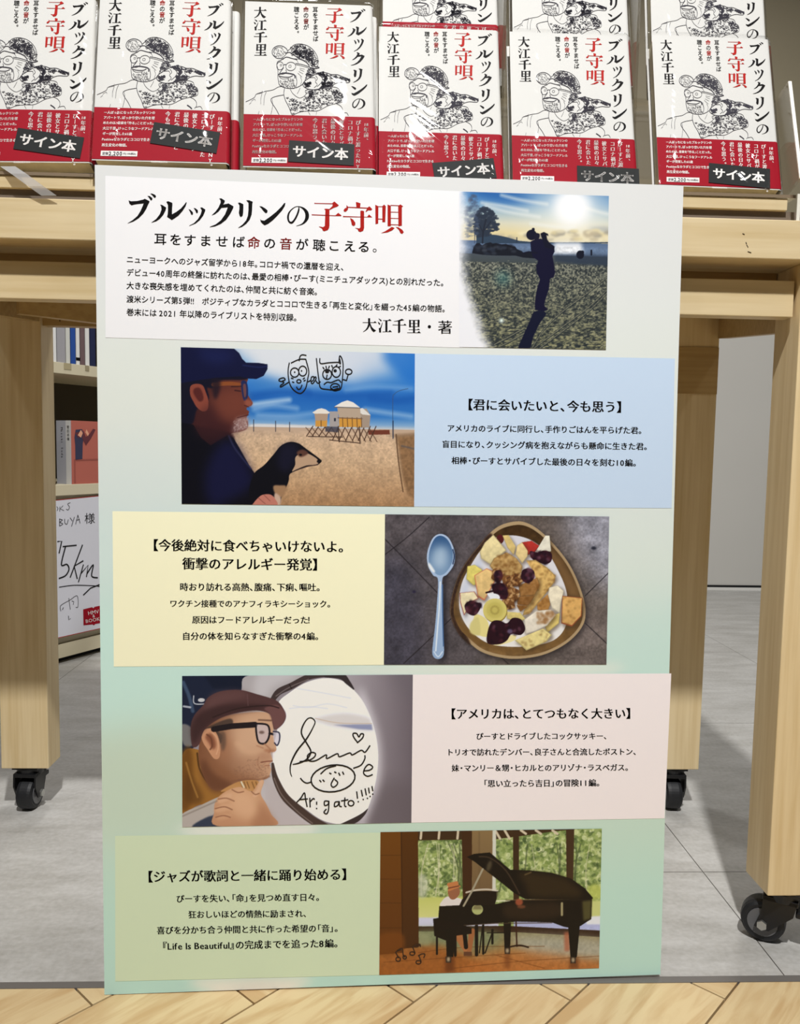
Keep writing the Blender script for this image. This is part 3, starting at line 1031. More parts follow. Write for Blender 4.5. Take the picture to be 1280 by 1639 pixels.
    chunk([(484, 302), (522, 294), (562, 320), (546, 392), (515, 402), (478, 370)], (234, 218, 116))
    chunk([(520, 350), (585, 312), (622, 330), (632, 372), (600, 432), (572, 482), (538, 462), (528, 400)], (236, 200, 132), (204, 110, 80))
    chunk([(444, 442), (520, 434), (542, 470), (500, 490), (482, 530), (466, 560), (446, 490)], (242, 228, 184), (150, 50, 40))
    chunk([(790, 270), (840, 268), (902, 308), (946, 350), (940, 382), (880, 462), (812, 546), (772, 560), (800, 470), (852, 402), (832, 330)], (226, 186, 112), speck=60, seed=6)
    chunk([(600, 300), (622, 260), (690, 228), (742, 260), (772, 300), (766, 336), (720, 352), (682, 352), (628, 334)], (204, 166, 104), speck=120, seed=9)
    chunk([(752, 402), (850, 360), (862, 400), (836, 452), (758, 462)], (172, 124, 70), speck=40, seed=4)
    chunk([(744, 462), (836, 456), (802, 506), (744, 502)], (152, 106, 58), speck=30, seed=5)
    chunk([(740, 505), (800, 510), (760, 540)], (150, 104, 54), speck=10, seed=5)
    chunk([(848, 500), (905, 446), (918, 500), (900, 545), (850, 530)], (196, 142, 76), speck=20, seed=8)
    chunk([(912, 412), (955, 400), (988, 430), (972, 500), (966, 548), (926, 522), (905, 450)], (246, 234, 204))
    chunk([(980, 455), (1086, 465), (1080, 562), (1030, 616), (974, 600)], (228, 178, 104), (150, 80, 50), speck=16, seed=2)
    chunk([(920, 560), (968, 545), (962, 600), (900, 650), (890, 620)], (230, 205, 120))
    for x, y, r_, s in [(640, 345, 34, 1), (700, 385, 38, 2), (742, 372, 34, 3), (720, 450, 36, 4), (700, 492, 36, 5)]:
        pts = [(x + r_ * math.cos(t) * (1 + .2 * math.sin(3 * t + s)), y + r_ * math.sin(t)) for t in np.linspace(0, 6.28, 11)[:-1]]
        c.poly([(a + 5, b + 8) for a, b in pts], (40, 24, 16), soft=6, a=.6)
        c.poly(pts, (132, 88, 48), (96, 60, 32))
        q, r = rag(pts, 16, s)
        for a, b in q:
            c.ell(a, b, 10, 5, [(180, 134, 84), (74, 42, 26), (206, 166, 112)][r.integers(3)], rot=r.uniform(0, 3), a=.6, soft=2)
    berry([(770, 325), (800, 312), (832, 325), (832, 365), (800, 390), (768, 370)], 13)
    berry([(615, 400), (660, 388), (692, 420), (690, 470), (650, 470), (620, 440)], 14)
    berry([(628, 330), (660, 322), (668, 360), (646, 390), (630, 370)], 15, (80, 40, 34))
    c.poly([(588, 444), (640, 448), (652, 470), (610, 472)], (232, 236, 244))
    c.line([(582, 440), (620, 432), (655, 446)], 9, (34, 14, 24))
    c.poly([(520, 560), (556, 560), (592, 596), (590, 670), (520, 645)], (228, 214, 140), soft=2)
    c.poly([(500, 600), (540, 570), (550, 660), (500, 650)], (212, 200, 130), soft=3)
    chunk([(690, 540), (760, 545), (790, 580), (740, 590), (690, 575)], (226, 206, 128))
    c.ell(630, 536, 63, 62, (150, 130, 60), soft=2)
    c.ell(627, 531, 62, 61, (212, 198, 112))
    c.ell(627, 531, 44, 43, (196, 182, 96), soft=6)
    for t in range(12):
        c.ell(627 + 20 * math.cos(t * .52), 531 + 20 * math.sin(t * .52), 5, 4, (128, 108, 50), a=.6, soft=4)
    berry([(472, 500), (500, 482), (530, 490), (556, 500), (545, 535), (520, 560), (490, 552), (472, 528)], 16)
    chunk([(778, 582), (842, 535), (922, 526), (946, 556), (900, 612), (840, 642), (786, 658)], (240, 230, 210), speck=0)
    for x, y in rag([(850, 545), (920, 530), (944, 556), (900, 600), (850, 600)], 70, 5)[0]:
        c.ell(x, y, 9, 7, (150, 104, 58), a=.35, soft=3)
    chunk([(730, 690), (800, 660), (882, 626), (926, 660), (896, 696), (792, 742), (760, 712)], (238, 220, 148), speck=14, seed=3)
    c.poly([(620, 700), (725, 660), (728, 690), (640, 716)], (236, 222, 160), soft=2)
    berry([(590, 640), (612, 592), (650, 585), (690, 600), (720, 572), (765, 580), (786, 630), (760, 662), (715, 655), (690, 690), (650, 710), (588, 704)], 17, (40, 14, 26))
    c.ell(706, 642, 14, 12, (120, 116, 150), a=.6, soft=4)
    return c


def plane_window():
    c = Canvas([(38, 45), (1247, 35), (1238, 812), (38, 838)], (280, 1070), 3.282, RES, (150, 142, 146))
    c.poly([(880, 30), (1260, 30), (1260, 850), (880, 850)], (176, 168, 172), (112, 102, 108), horiz=True, sm=False)
    c.poly([(1080, 600), (1260, 640), (1260, 850), (980, 850)], (104, 94, 98), soft=50, a=.7)
    c.poly([(1120, 35), (1260, 35), (1260, 200)], (112, 104, 110), soft=40, a=.6)
    c.poly([(38, 38), (420, 38), (380, 140), (240, 260), (100, 420), (38, 480)], (24, 34, 56), sm=False)
    c.poly([(150, 40), (400, 40), (345, 118), (200, 110)], (16, 26, 46), sm=False, soft=6)
    c.line([(45, 80), (75, 150), (95, 230)], 18, (70, 90, 116), soft=8, a=.8)
    c.line([(100, 150), (104, 190), (160, 192)], 5, (196, 200, 206))
    c.ell(140, 172, 18, 10, (206, 206, 206))
    c.line([(48, 205), (82, 210)], 10, (170, 176, 184))
    c.poly([(38, 300), (90, 320), (100, 400), (60, 415), (38, 380)], (120, 118, 116), soft=4)
    c.poly([(395, 40), (720, 36), (600, 90), (530, 150), (510, 260), (520, 520), (560, 660), (640, 760), (740, 825), (480, 830), (440, 640), (340, 300), (350, 118)], (178, 172, 172), (206, 200, 200))
    c.poly([(440, 40), (640, 38), (520, 100), (470, 160), (420, 140)], (206, 202, 202), soft=20, a=.8)
    c.poly([(470, 600), (540, 640), (640, 770), (700, 822), (520, 826)], (196, 186, 184), soft=14)
    c.poly([(1000, 160), (1060, 330), (1078, 480), (1064, 620), (1000, 790), (960, 820), (960, 150)], (222, 216, 220), soft=24, a=.95)
    c.poly([(600, 132), (680, 82), (760, 58), (830, 58), (890, 76), (938, 118), (988, 182), (1032, 280), (1057, 380), (1064, 480), (1050, 600), (1010, 735), (960, 790), (880, 818), (810, 812), (750, 788), (680, 738), (600, 680), (560, 622), (530, 560), (514, 500), (514, 430), (540, 300), (540, 190)], (250, 250, 252))
    c.poly([(735, 268), (880, 240), (1010, 262), (1030, 300), (1032, 330), (900, 318), (790, 296)], (222, 216, 210), soft=8, a=.9)
    c.poly([(830, 300), (1030, 296), (1034, 326), (960, 322)], (150, 156, 186), sm=False, soft=4)
    c.line([(735, 266), (860, 290), (1030, 292)], 4, (210, 190, 170), soft=3)
    for p in [[(620, 200), (700, 210), (800, 190), (900, 210)], [(640, 110), (760, 130), (920, 160)], [(600, 215), (700, 205), (800, 215)]]:
        c.line(p, 5, (222, 224, 230), soft=4, a=.7)
    c.line([(512, 170, 26), (545, 128, 34), (612, 96, 34), (700, 50, 30), (790, 36, 26)], 30, (66, 54, 54))
    c.line([(530, 150), (600, 104), (700, 62)], 5, (116, 104, 102), soft=3)
    c.line([(612, 112), (600, 88)], 4, (30, 24, 24))
    c.line([(790, 40, 24), (870, 44, 34), (905, 76, 26), (936, 112, 8)], 20, (54, 46, 48))
    c.line([(512, 505, 14), (526, 580, 30), (572, 672, 40), (640, 738, 44), (720, 800, 44), (790, 836, 40)], 34, (74, 58, 52))
    c.line([(520, 580), (560, 668), (640, 752), (720, 816)], 6, (120, 104, 96), soft=3)
    c.line([(860, 832, 20), (940, 800, 30), (985, 768, 18), (1008, 740, 4)], 20, (58, 48, 48))
    # man in a flat cap
    c.poly([(38, 470), (120, 430), (240, 520), (330, 600), (330, 700), (130, 720), (38, 760)], (158, 108, 48))
    c.poly([(38, 460), (90, 440), (90, 700), (38, 740)], (116, 74, 30), soft=12)
    c.line([(118, 450), (130, 530), (170, 600), (225, 640)], 9, (84, 54, 26), soft=3)
    c.line([(140, 520), (180, 600), (250, 640), (330, 610)], 14, (196, 150, 90), soft=5)
    c.poly([(180, 300), (260, 258), (345, 240), (480, 236), (512, 282), (516, 330), (522, 380), (532, 425), (524, 440), (502, 444), (504, 460), (512, 488), (496, 505), (500, 520), (504, 540), (484, 580), (430, 590), (340, 596), (300, 622), (210, 644), (160, 590), (125, 470), (140, 350)], (128, 82, 56), (212, 168, 134), horiz=True)
    c.poly([(330, 250), (470, 250), (500, 300), (470, 420), (360, 470), (280, 400)], (226, 184, 148), soft=40, a=.75)
    c.poly([(160, 480), (240, 500), (330, 560), (470, 570), (420, 596), (300, 626), (210, 644)], (140, 92, 62), soft=24, a=.75)
    c.poly([(230, 360), (300, 380), (290, 480), (230, 500)], (168, 116, 84), soft=24, a=.6)
    c.poly([(470, 430), (525, 430), (515, 444), (480, 442)], (170, 112, 80), soft=6, a=.8)
    c.line([(452, 497), (480, 492), (510, 490)], 6, (130, 74, 60), soft=3)
    c.line([(470, 515), (498, 512)], 5, (176, 120, 92), soft=4)
    c.poly([(130, 400), (140, 340), (200, 300), (290, 268), (300, 300), (230, 330), (250, 360), (236, 400), (200, 330), (150, 340)], (70, 56, 50), soft=5, a=.9)
    c.poly([(140, 350), (162, 324), (195, 322), (222, 352), (238, 405), (234, 470), (206, 478), (172, 430), (148, 392)], (206, 150, 112))
    c.poly([(160, 365), (185, 345), (208, 370), (216, 410), (200, 430), (178, 395)], (140, 86, 62), soft=6)
    c.line([(196, 340), (222, 372), (228, 420), (218, 455)], 5, (226, 176, 138), soft=4, a=.8)
    c.line([(168, 352), (190, 372), (196, 410), (186, 430)], 8, (104, 62, 46), soft=5, a=.8)
    c.poly([(232, 345), (262, 340), (268, 400), (252, 440), (240, 400)], (96, 74, 62), soft=7, a=.75)
    c.poly([(150, 480), (210, 560), (300, 606), (300, 630), (200, 650), (140, 560)], (96, 58, 40), soft=14, a=.7)
    c.line([(300, 596), (380, 586), (450, 588), (494, 570)], 10, (132, 88, 64), soft=9, a=.7)
    c.line([(330, 400), (380, 440), (440, 440)], 30, (222, 178, 142), soft=22, a=.4)
    c.line([(440, 470), (432, 500), (446, 530)], 6, (168, 118, 90), soft=6, a=.7)
    c.line([(205, 324), (300, 308), (420, 300)], 30, (30, 24, 30), sm=False)
    c.poly([(424, 294), (480, 300), (494, 330), (490, 370), (470, 398), (440, 392), (426, 340)], (206, 196, 204), a=.65)
    c.line([(424, 294), (482, 300), (496, 332), (490, 372), (470, 398), (440, 392), (428, 350), (424, 294)], 10, (26, 22, 30), soft=2)
    c.line([(496, 345), (516, 350)], 12, (26, 22, 30), sm=False)
    c.poly([(516, 336), (546, 342), (548, 380), (535, 408), (520, 392)], (214, 206, 216), a=.7)
    c.line([(516, 336), (546, 342), (548, 380), (536, 408), (522, 395)], 7, (40, 40, 66), soft=2)
    c.ell(455, 340, 14, 8, (80, 54, 46), soft=4, a=.7)
    c.line([(470, 400), (500, 430), (492, 445)], 7, (168, 116, 88), soft=6, a=.8)
    c.line([(430, 410), (462, 422)], 6, (176, 122, 92), soft=6, a=.7)
    c.poly([(440, 450), (505, 455), (500, 480), (450, 486)], (186, 138, 108), soft=12, a=.6)
    c.line([(440, 275), (505, 278)], 9, (110, 78, 62), soft=5, a=.8)
    for x, y in rag([(400, 470), (500, 500), (480, 580), (330, 590), (300, 540)], 160, 6)[0]:
        c.ell(x, y, 4, 3, (120, 86, 68), a=.22, soft=1)
    c.poly([(88, 400), (84, 310), (104, 250), (150, 198), (176, 158), (240, 126), (340, 118), (430, 140), (530, 172), (568, 214), (582, 258), (564, 298), (524, 326), (512, 296), (498, 246), (430, 226), (340, 236), (250, 262), (186, 300), (150, 338), (130, 400), (104, 420)], (84, 56, 56))
    c.poly([(180, 160), (240, 128), (340, 122), (380, 150), (250, 190), (160, 250)], (104, 72, 70), soft=16, a=.7)
    c.poly([(90, 300), (170, 220), (330, 190), (480, 200), (430, 222), (250, 256), (150, 330), (100, 400)], (56, 36, 38), soft=12, a=.8)
    c.poly([(470, 214), (530, 196), (572, 225), (580, 258), (562, 298), (524, 324), (510, 280), (494, 240)], (112, 76, 74), soft=5)
    c.line([(200, 262), (330, 216), (480, 200), (545, 212)], 6, (44, 28, 30), soft=4)
    c.line([(380, 140), (384, 200)], 4, (110, 80, 80), soft=3, a=.6)
    c.poly([(240, 650), (330, 600), (420, 590), (446, 610), (420, 648), (330, 640)], (192, 140, 84), soft=2)
    for x in (345, 362, 378, 404, 424):
        c.line([(x, 600), (x + 12, 632)], 6, (116, 78, 44), soft=2, a=.7)
    c.line([(348, 600), (362, 628)], 8, (230, 220, 190), soft=2)
    c.poly([(38, 770), (140, 720), (240, 676), (260, 700), (180, 790), (110, 836), (38, 836)], (186, 176, 166))
    c.poly([(90, 836), (180, 780), (230, 790), (230, 836)], (52, 62, 80), soft=3)
    c.poly([(206, 760), (214, 700), (262, 652), (340, 626), (402, 650), (436, 606), (458, 588), (466, 602), (450, 660), (478, 714), (504, 768), (524, 828), (220, 830)], (214, 164, 124), (196, 144, 108))
    c.poly([(300, 650), (400, 660), (450, 740), (400, 800), (300, 760)], (232, 186, 146), soft=26, a=.7)
    c.line([(452, 600), (440, 640), (420, 668)], 22, (226, 182, 146), soft=10, a=.8)
    c.poly([(222, 700), (262, 664), (300, 660), (290, 690), (240, 712)], (224, 178, 140), soft=7, a=.8)
    c.poly([(208, 748), (250, 716), (300, 722), (290, 744), (230, 760)], (220, 172, 134), soft=7, a=.8)
    c.poly([(214, 790), (250, 764), (296, 770), (284, 790), (236, 800)], (212, 162, 124), soft=7, a=.8)
    c.poly([(440, 700), (500, 770), (522, 828), (400, 828), (430, 760)], (168, 116, 84), soft=18, a=.6)
    c.poly([(60, 560), (110, 600), (150, 690), (100, 720), (50, 680)], (96, 60, 26), soft=14, a=.7)
    c.line([(60, 500), (90, 600), (120, 680)], 9, (190, 140, 70), soft=6, a=.6)
    c.line([(40, 780), (130, 740), (220, 700)], 8, (140, 128, 118), soft=6, a=.7)
    for p in [[(228, 690), (270, 685), (310, 700)], [(212, 740), (260, 730), (300, 745)], [(215, 785), (255, 776), (290, 785)], [(402, 650), (420, 665), (440, 660)], [(300, 640), (330, 655), (360, 650)]]:
        c.line(p, 6, (148, 98, 72), soft=4, a=.85)
    return c


def piano_hall():
    c = Canvas([(42, 58), (1203, 37), (1187, 770), (35, 808)], (595, 1315), 3.282, RES, (96, 58, 20))
    yl = 45
    c.poly([(235, 40), (1210, 30), (1210, 560), (235, 560)], (150, 165, 100), sm=False)
    q, r = rag([(238, 60), (1205, 40), (1205, 440), (238, 420)], 2600, 44)
    pal = [(84, 104, 52), (112, 132, 64), (158, 172, 96), (198, 204, 138), (222, 224, 176), (62, 80, 44), (132, 148, 84)]
    for x, y in q:
        i = r.integers(7)
        c.ell(x, y, r.uniform(5, 16), r.uniform(4, 12), pal[i], rot=r.uniform(0, 3), a=.55, soft=2)
    for i in range(22):
        x = r.uniform(240, 1200)
        c.line([(x, 390), (x + r.uniform(-25, 25), 250), (x + r.uniform(-40, 40), 120)], r.uniform(4, 9), [(206, 200, 164), (70, 80, 50)][i % 2], soft=2, a=.6)
    c.poly([(240, 400), (640, 395), (640, 510), (240, 512)], (192, 196, 104), (214, 212, 138), sm=False, soft=5)
    c.poly([(1050, 420), (1210, 415), (1210, 505), (1050, 505)], (200, 202, 126), sm=False, soft=5)
    c.poly([(240, 506), (660, 500), (660, 556), (240, 552)], (204, 204, 222), sm=False, soft=3)
    c.poly([(740, 500), (1200, 505), (1195, 575), (740, 555)], (176, 180, 214), sm=False, soft=3)
    c.poly([(1120, 500), (1200, 495), (1196, 540), (1120, 540)], (226, 226, 232), sm=False, soft=3)
    c.ell(1165, 370, 42, 42, (186, 192, 92), soft=8, a=.8)
    c.ell(262, 340, 30, 66, (196, 196, 180), soft=8, a=.6)
    c.poly([(235, 40), (1210, 28), (1110, 38), (960, 52), (768, 80), (640, 96), (468, 98), (238, 102)], (62, 42, 24), sm=False)
    for x in (258, 352, 450, 655, 705, 790, 868, 955):
        c.line([(x + (0 if x < 500 else -12), 48), (x - (4 if x < 500 else -14), 92 if x < 720 else 66)], 12, (206, 190, 160), sm=False, soft=2)
    c.poly([(468, 50), (524, 50), (522, 420), (474, 420)], (64, 38, 20), sm=False)
    c.poly([(522, 50), (632, 46), (630, 372), (522, 372)], (134, 108, 70), (112, 88, 58), sm=False)
    c.line([(560, 60), (560, 360)], 8, (104, 82, 54), soft=6, a=.5)
    c.poly([(630, 48), (648, 48), (646, 372), (628, 372)], (208, 206, 188), sm=False)
    c.poly([(736, 46), (768, 44), (768, 430), (738, 430)], (60, 40, 24), sm=False)
    c.poly([(1014, 40), (1057, 38), (1052, 320), (1016, 320)], (66, 46, 28), sm=False)
    c.line([(648, 418), (738, 416)], 7, (226, 224, 190), sm=False)
    c.poly([(240, 552), (700, 548), (1200, 572), (1198, 612), (760, 585), (240, 580)], (52, 32, 20), sm=False)
    # floor
    c.poly([(240, 578), (760, 582), (1200, 606), (1187, 775), (30, 812), (30, 690), (240, 660)], (132, 130, 92), (168, 110, 56), sm=False)
    c.poly([(240, 575), (640, 580), (620, 660), (240, 660)], (122, 132, 96), soft=26, a=.8)
    c.poly([(760, 600), (1195, 620), (1190, 720), (900, 720), (760, 660)], (170, 168, 150), soft=26, a=.85)
    c.poly([(30, 690), (320, 650), (520, 720), (640, 800), (30, 815)], (152, 86, 34), soft=20, a=.85)
    c.poly([(560, 720), (820, 680), (1190, 740), (1187, 775), (500, 800)], (184, 110, 52), soft=24, a=.7)
    for p in [[(240, 690), (500, 660), (900, 655)], [(640, 700), (900, 770)], [(60, 740), (420, 715), (800, 690)], [(430, 770), (760, 735), (1190, 705)]]:
        c.line(p, 4, (108, 60, 24), soft=2, a=.6)
    c.grain(.10, 14, 51, 575, 815)
    for x0, x1, y0, y1, col in [(380, 430, 710, 790, (90, 44, 18)), (690, 722, 690, 770, (120, 66, 30)), (1030, 1078, 715, 772, (96, 50, 22)), (240, 300, 590, 650, (150, 150, 110))]:
        c.poly([(x0, y0), (x1, y0), (x1, y1), (x0, y1)], col, sm=False, soft=10, a=.7)
    c.poly([(1004, 580), (1034, 580), (1034, 680), (1004, 680)], (170, 96, 66), sm=False, soft=6, a=.8)
    # panelled wall on the left
    c.poly([(42, 55), (155, 55), (160, 690), (36, 700)], (108, 64, 18), (92, 50, 16), sm=False)
    c.poly([(150, 55), (240, 55), (243, 662), (158, 668)], (84, 48, 14), (70, 40, 16), sm=False)
    for y in (180, 305, 430, 560):
        c.line([(42, y), (152, y)], 4, (70, 40, 12), soft=2, a=.6)
    c.line([(152, 58), (158, 665)], 5, (58, 32, 12), soft=3)
    c.poly([(36, 600), (155, 590), (158, 680), (36, 700)], (120, 66, 20), soft=10, a=.7)
    # pianist
    c.poly([(360, 446), (368, 415), (392, 396), (420, 398), (468, 410), (472, 446)], (222, 212, 204))
    c.poly([(398, 360), (450, 348), (458, 378), (442, 402), (420, 412), (402, 398)], (150, 96, 66))
    c.poly([(392, 328), (420, 320), (446, 316), (452, 334), (462, 344), (430, 356), (398, 368), (398, 350)], (190, 120, 70))
    c.line([(398, 352), (452, 340)], 6, (110, 60, 40), soft=2)
    c.poly([(430, 566), (468, 566), (480, 630), (504, 672), (486, 690), (450, 640), (434, 610)], (168, 108, 64))
    c.poly([(508, 570), (536, 570), (526, 640), (515, 690), (496, 690), (500, 630)], (156, 98, 58))
    c.poly([(478, 684), (520, 684), (522, 706), (478, 706)], (96, 60, 40), sm=False)
    # grand piano
    blk = (22, 16, 12)
    c.poly([(318, 512), (352, 506), (480, 545), (520, 560), (520, 590), (440, 600), (384, 626), (324, 602)], (24, 16, 12), sm=False)
    for p, wd in [([(338, 610), (338, 696)], 11), ([(434, 600), (434, 704)], 14), ([(545, 550), (545, 700)], 18), ([(580, 545), (580, 694)], 12), ([(632, 570), (590, 690)], 7), ([(628, 570), (628, 640)], 12), ([(575, 560), (560, 690)], 6), ([(600, 585), (690, 584)], 6), ([(480, 560), (490, 660)], 22)]:
        c.line(p, wd, blk, sm=False)
    c.poly([(384, 560), (440, 560), (424, 712), (388, 712)], blk, sm=False)
    c.poly([(686, 530), (726, 530), (720, 690), (692, 690)], blk, sm=False)
    c.poly([(1024, 545), (1086, 545), (1070, 712), (1036, 712)], blk, sm=False)
    for x, y in [(398, 728), (706, 682), (1050, 730)]:
        c.poly([(x - 16, y - 18), (x + 16, y - 18), (x + 14, y + 14), (x - 14, y + 14)], (60, 44, 32), sm=False)
        c.ell(x, y - 4, 8, 12, (196, 176, 140), soft=3, a=.8)
    c.line([(752, 530), (756, 655)], 8, (58, 30, 20), sm=False)
    c.line([(720, 658), (770, 650), (815, 660)], 9, (44, 26, 18))
    c.poly([(350, 446), (470, 440), (650, 434), (735, 414), (960, 410), (1150, 406), (1146, 512), (1120, 528), (1090, 548), (1030, 558), (1000, 552), (940, 530), (760, 526), (590, 538), (480, 548), (345, 512)], blk, sm=False)
    c.poly([(690, 440), (830, 430), (970, 428), (975, 500), (720, 512)], (48, 34, 22), soft=16, a=.8)
    c.poly([(1098, 418), (1148, 412), (1142, 512), (1104, 520)], (92, 86, 46), sm=False, soft=6, a=.8)
    c.line([(992, 430), (992, 490)], 12, (190, 178, 130), sm=False, soft=5, a=.8)
    c.line([(700, 414), (1150, 406)], 5, (92, 72, 50), sm=False, soft=2)
    c.line([(480, 546), (640, 536), (940, 532)], 5, (70, 52, 38), sm=False, soft=2, a=.7)
    c.ell(550, 463, 29, 27, (172, 176, 112))
    c.poly([(524, 463), (576, 463), (568, 440), (534, 440)], (126, 118, 78), sm=False, soft=3)
    c.poly([(455, 442), (470, 410), (500, 384), (524, 368), (570, 366), (660, 366), (656, 392), (640, 440)], (28, 20, 15), sm=False)
    c.line([(492, 374), (540, 362), (600, 358), (655, 364)], 9, (214, 204, 184), soft=2, a=.85)
    c.poly([(650, 372), (738, 372), (738, 412), (650, 418)], (190, 200, 130), sm=False, a=.4)
    c.poly([(495, 188), (532, 172), (615, 164), (652, 195), (722, 254), (832, 258), (940, 270), (1040, 300), (1112, 350), (1156, 402), (1140, 410), (960, 410), (800, 408), (742, 376), (662, 312), (600, 264), (538, 215)], blk, sm=False)
    c.poly([(770, 270), (960, 286), (1050, 325), (1100, 390), (980, 398), (830, 395), (800, 330)], (54, 40, 22), soft=16, a=.8)
    c.line([(560, 186), (620, 195), (700, 260), (770, 380)], 7, (70, 54, 40), soft=4, a=.8)
    c.ell(612, 235, 12, 30, (90, 78, 56), rot=.3, soft=6, a=.8)
    c.line([(800, 280), (830, 268)], 8, (110, 90, 56), soft=5, a=.7)
    c.line([(578, 252), (520, 370), (478, 444)], 10, (160, 150, 124), sm=False, soft=2)
    c.ell(768, 424, 20, 18, (168, 84, 54), soft=4, a=.85)
    c.ell(780, 448, 22, 9, (120, 70, 44), soft=4, a=.8)
    return c


def sheet_print():
    """the sheet behind the panels: white above, running into pale green below, with blurred pale spots"""
    c = Canvas([(153, 266), (1094, 296), (1055, 1560), (167, 1594)], (0, 0), 1.0, .28, (232, 236, 233))
    c.vgrad([(260, (230, 232, 233)), (480, (234, 239, 239)), (640, (234, 242, 238)), (820, (224, 241, 240)), (900, (224, 245, 242)), (1000, (216, 244, 238)), (1090, (213, 246, 239)), (1200, (213, 238, 223)), (1330, (213, 241, 227)), (1440, (206, 244, 232)), (1600, (202, 243, 234))])  # lower stops lifted and cooled to offset the weaker, warmer light there
    c.ell(215, 1085, 120, 110, (214, 250, 242), soft=26, a=.9)
    c.poly([(150, 1190), (290, 1170), (290, 1330), (150, 1330)], (214, 234, 216), soft=30, a=.8)
    c.ell(1010, 900, 90, 60, (232, 246, 238), soft=40, a=.8)
    c.ell(1010, 700, 120, 200, (236, 244, 240), soft=60, a=.7)
    c.ell(235, 640, 90, 130, (236, 243, 237), soft=40, a=.8)
    c.ell(225, 760, 70, 60, (228, 241, 240), soft=26, a=.7)
    c.poly([(530, 1068), (965, 1062), (930, 1080), (600, 1082)], (246, 252, 244), soft=10, a=.9)
    c.poly([(295, 1324), (500, 1320), (470, 1342), (330, 1342)], (252, 255, 250), soft=9)
    c.poly([(310, 1568), (490, 1564), (460, 1584), (350, 1588)], (250, 250, 240), soft=8)
    return c


# ------------------------------------------------------------------ materials
M = {}
M['wood_x'] = wood_mat('pale_veneer_along_x', (216, 198, 160), (200, 178, 134), 0)
M['wood_z'] = wood_mat('pale_veneer_along_z', (230, 209, 167), (212, 186, 138), 2)
M['wood_in'] = wood_mat('plain_inner_wood', (190, 160, 108), (168, 136, 86), 0)
M['black'] = mat('black_plastic', (16, 16, 18), 0.4)
M['rubber'] = mat('black_rubber', (22, 23, 26), 0.55)
M['steel'] = mat('zinc_steel', (190, 190, 186), 0.3, metal=0.9)
M['strip'] = mat('grey_metal_strip', (120, 116, 112), 0.45, metal=0.3)
M['wall'] = mat('grey_wall_panel', (206, 203, 196), 0.35, noise=0.03, nscale=1.2)
M['wall_top'] = mat('taupe_wall_panel', (150, 140, 116), 0.5, noise=0.04, nscale=1.5)
M['white'] = mat('white_paint', (230, 228, 222), 0.5)
M['dark_gap'] = mat('dark_gap', (20, 20, 20), 0.8)
M['cream'] = mat('cream_laminate', (206, 196, 168), 0.5, noise=0.03, nscale=6)
M['brown_back'] = mat('dark_brown_back', (58, 48, 24), 0.7)
M['clear'] = glass_mat('clear_acrylic', (0.93, 0.92, 0.9), 0.02, 0.02)
M['base_tint'] = glass_mat('thick_acrylic_base', (0.50, 0.43, 0.38), 0.04, 0.12, bump=0.15, bscale=14, haze=0.55, hcol=(0.30, 0.24, 0.19))  # acrylic base tinted grey-brown, with an even brown haze
M['lip'] = mat('shaded_acrylic_edge', (128, 112, 92), 0.4)
M['edge'] = mat('edge_lit_acrylic', (226, 224, 214), 0.3)  # edge-lit brightness of clear acrylic put into a whitish colour
M['sleeve'] = glass_mat('cellophane', (0.985, 0.985, 0.985), 0.02, 0.04, bump=0.85, bscale=15, haze=0.0, streak=True)
M['strap'] = glass_mat('plastic_strap', (0.80, 0.78, 0.76), 0.10, 0.12, bump=0.3, bscale=40, haze=0.25)
M['pages'] = mat('book_pages', (226, 214, 180), 0.8, noise=0.06, nscale=120)
M['cover'] = mat('cover_paper', (206, 205, 201), 0.6, spec=0.08)
M['band'] = mat('red_band_paper', (150, 20, 36), 0.6, spec=0.08)
M['ink'] = mat('black_ink', (14, 12, 13), 0.6, spec=0.08)
M['ink_red'] = mat('red_ink', (168, 30, 24), 0.6, spec=0.08)
M['ink_white'] = mat('white_ink', (226, 222, 218), 0.6, spec=0.08)
M['ink_grey'] = mat('grey_pencil', (62, 60, 68), 0.7, spec=0.05)
M['sticker'] = mat('dark_sticker', (40, 42, 42), 0.6, spec=0.1)
M['marker'] = mat('black_marker', (14, 14, 18), 0.4)
M['marker_brown'] = mat('dark_marker', (52, 28, 14), 0.4)
M['print'] = print_mat('printed_picture')

# ------------------------------------------------------------------ floor, wall


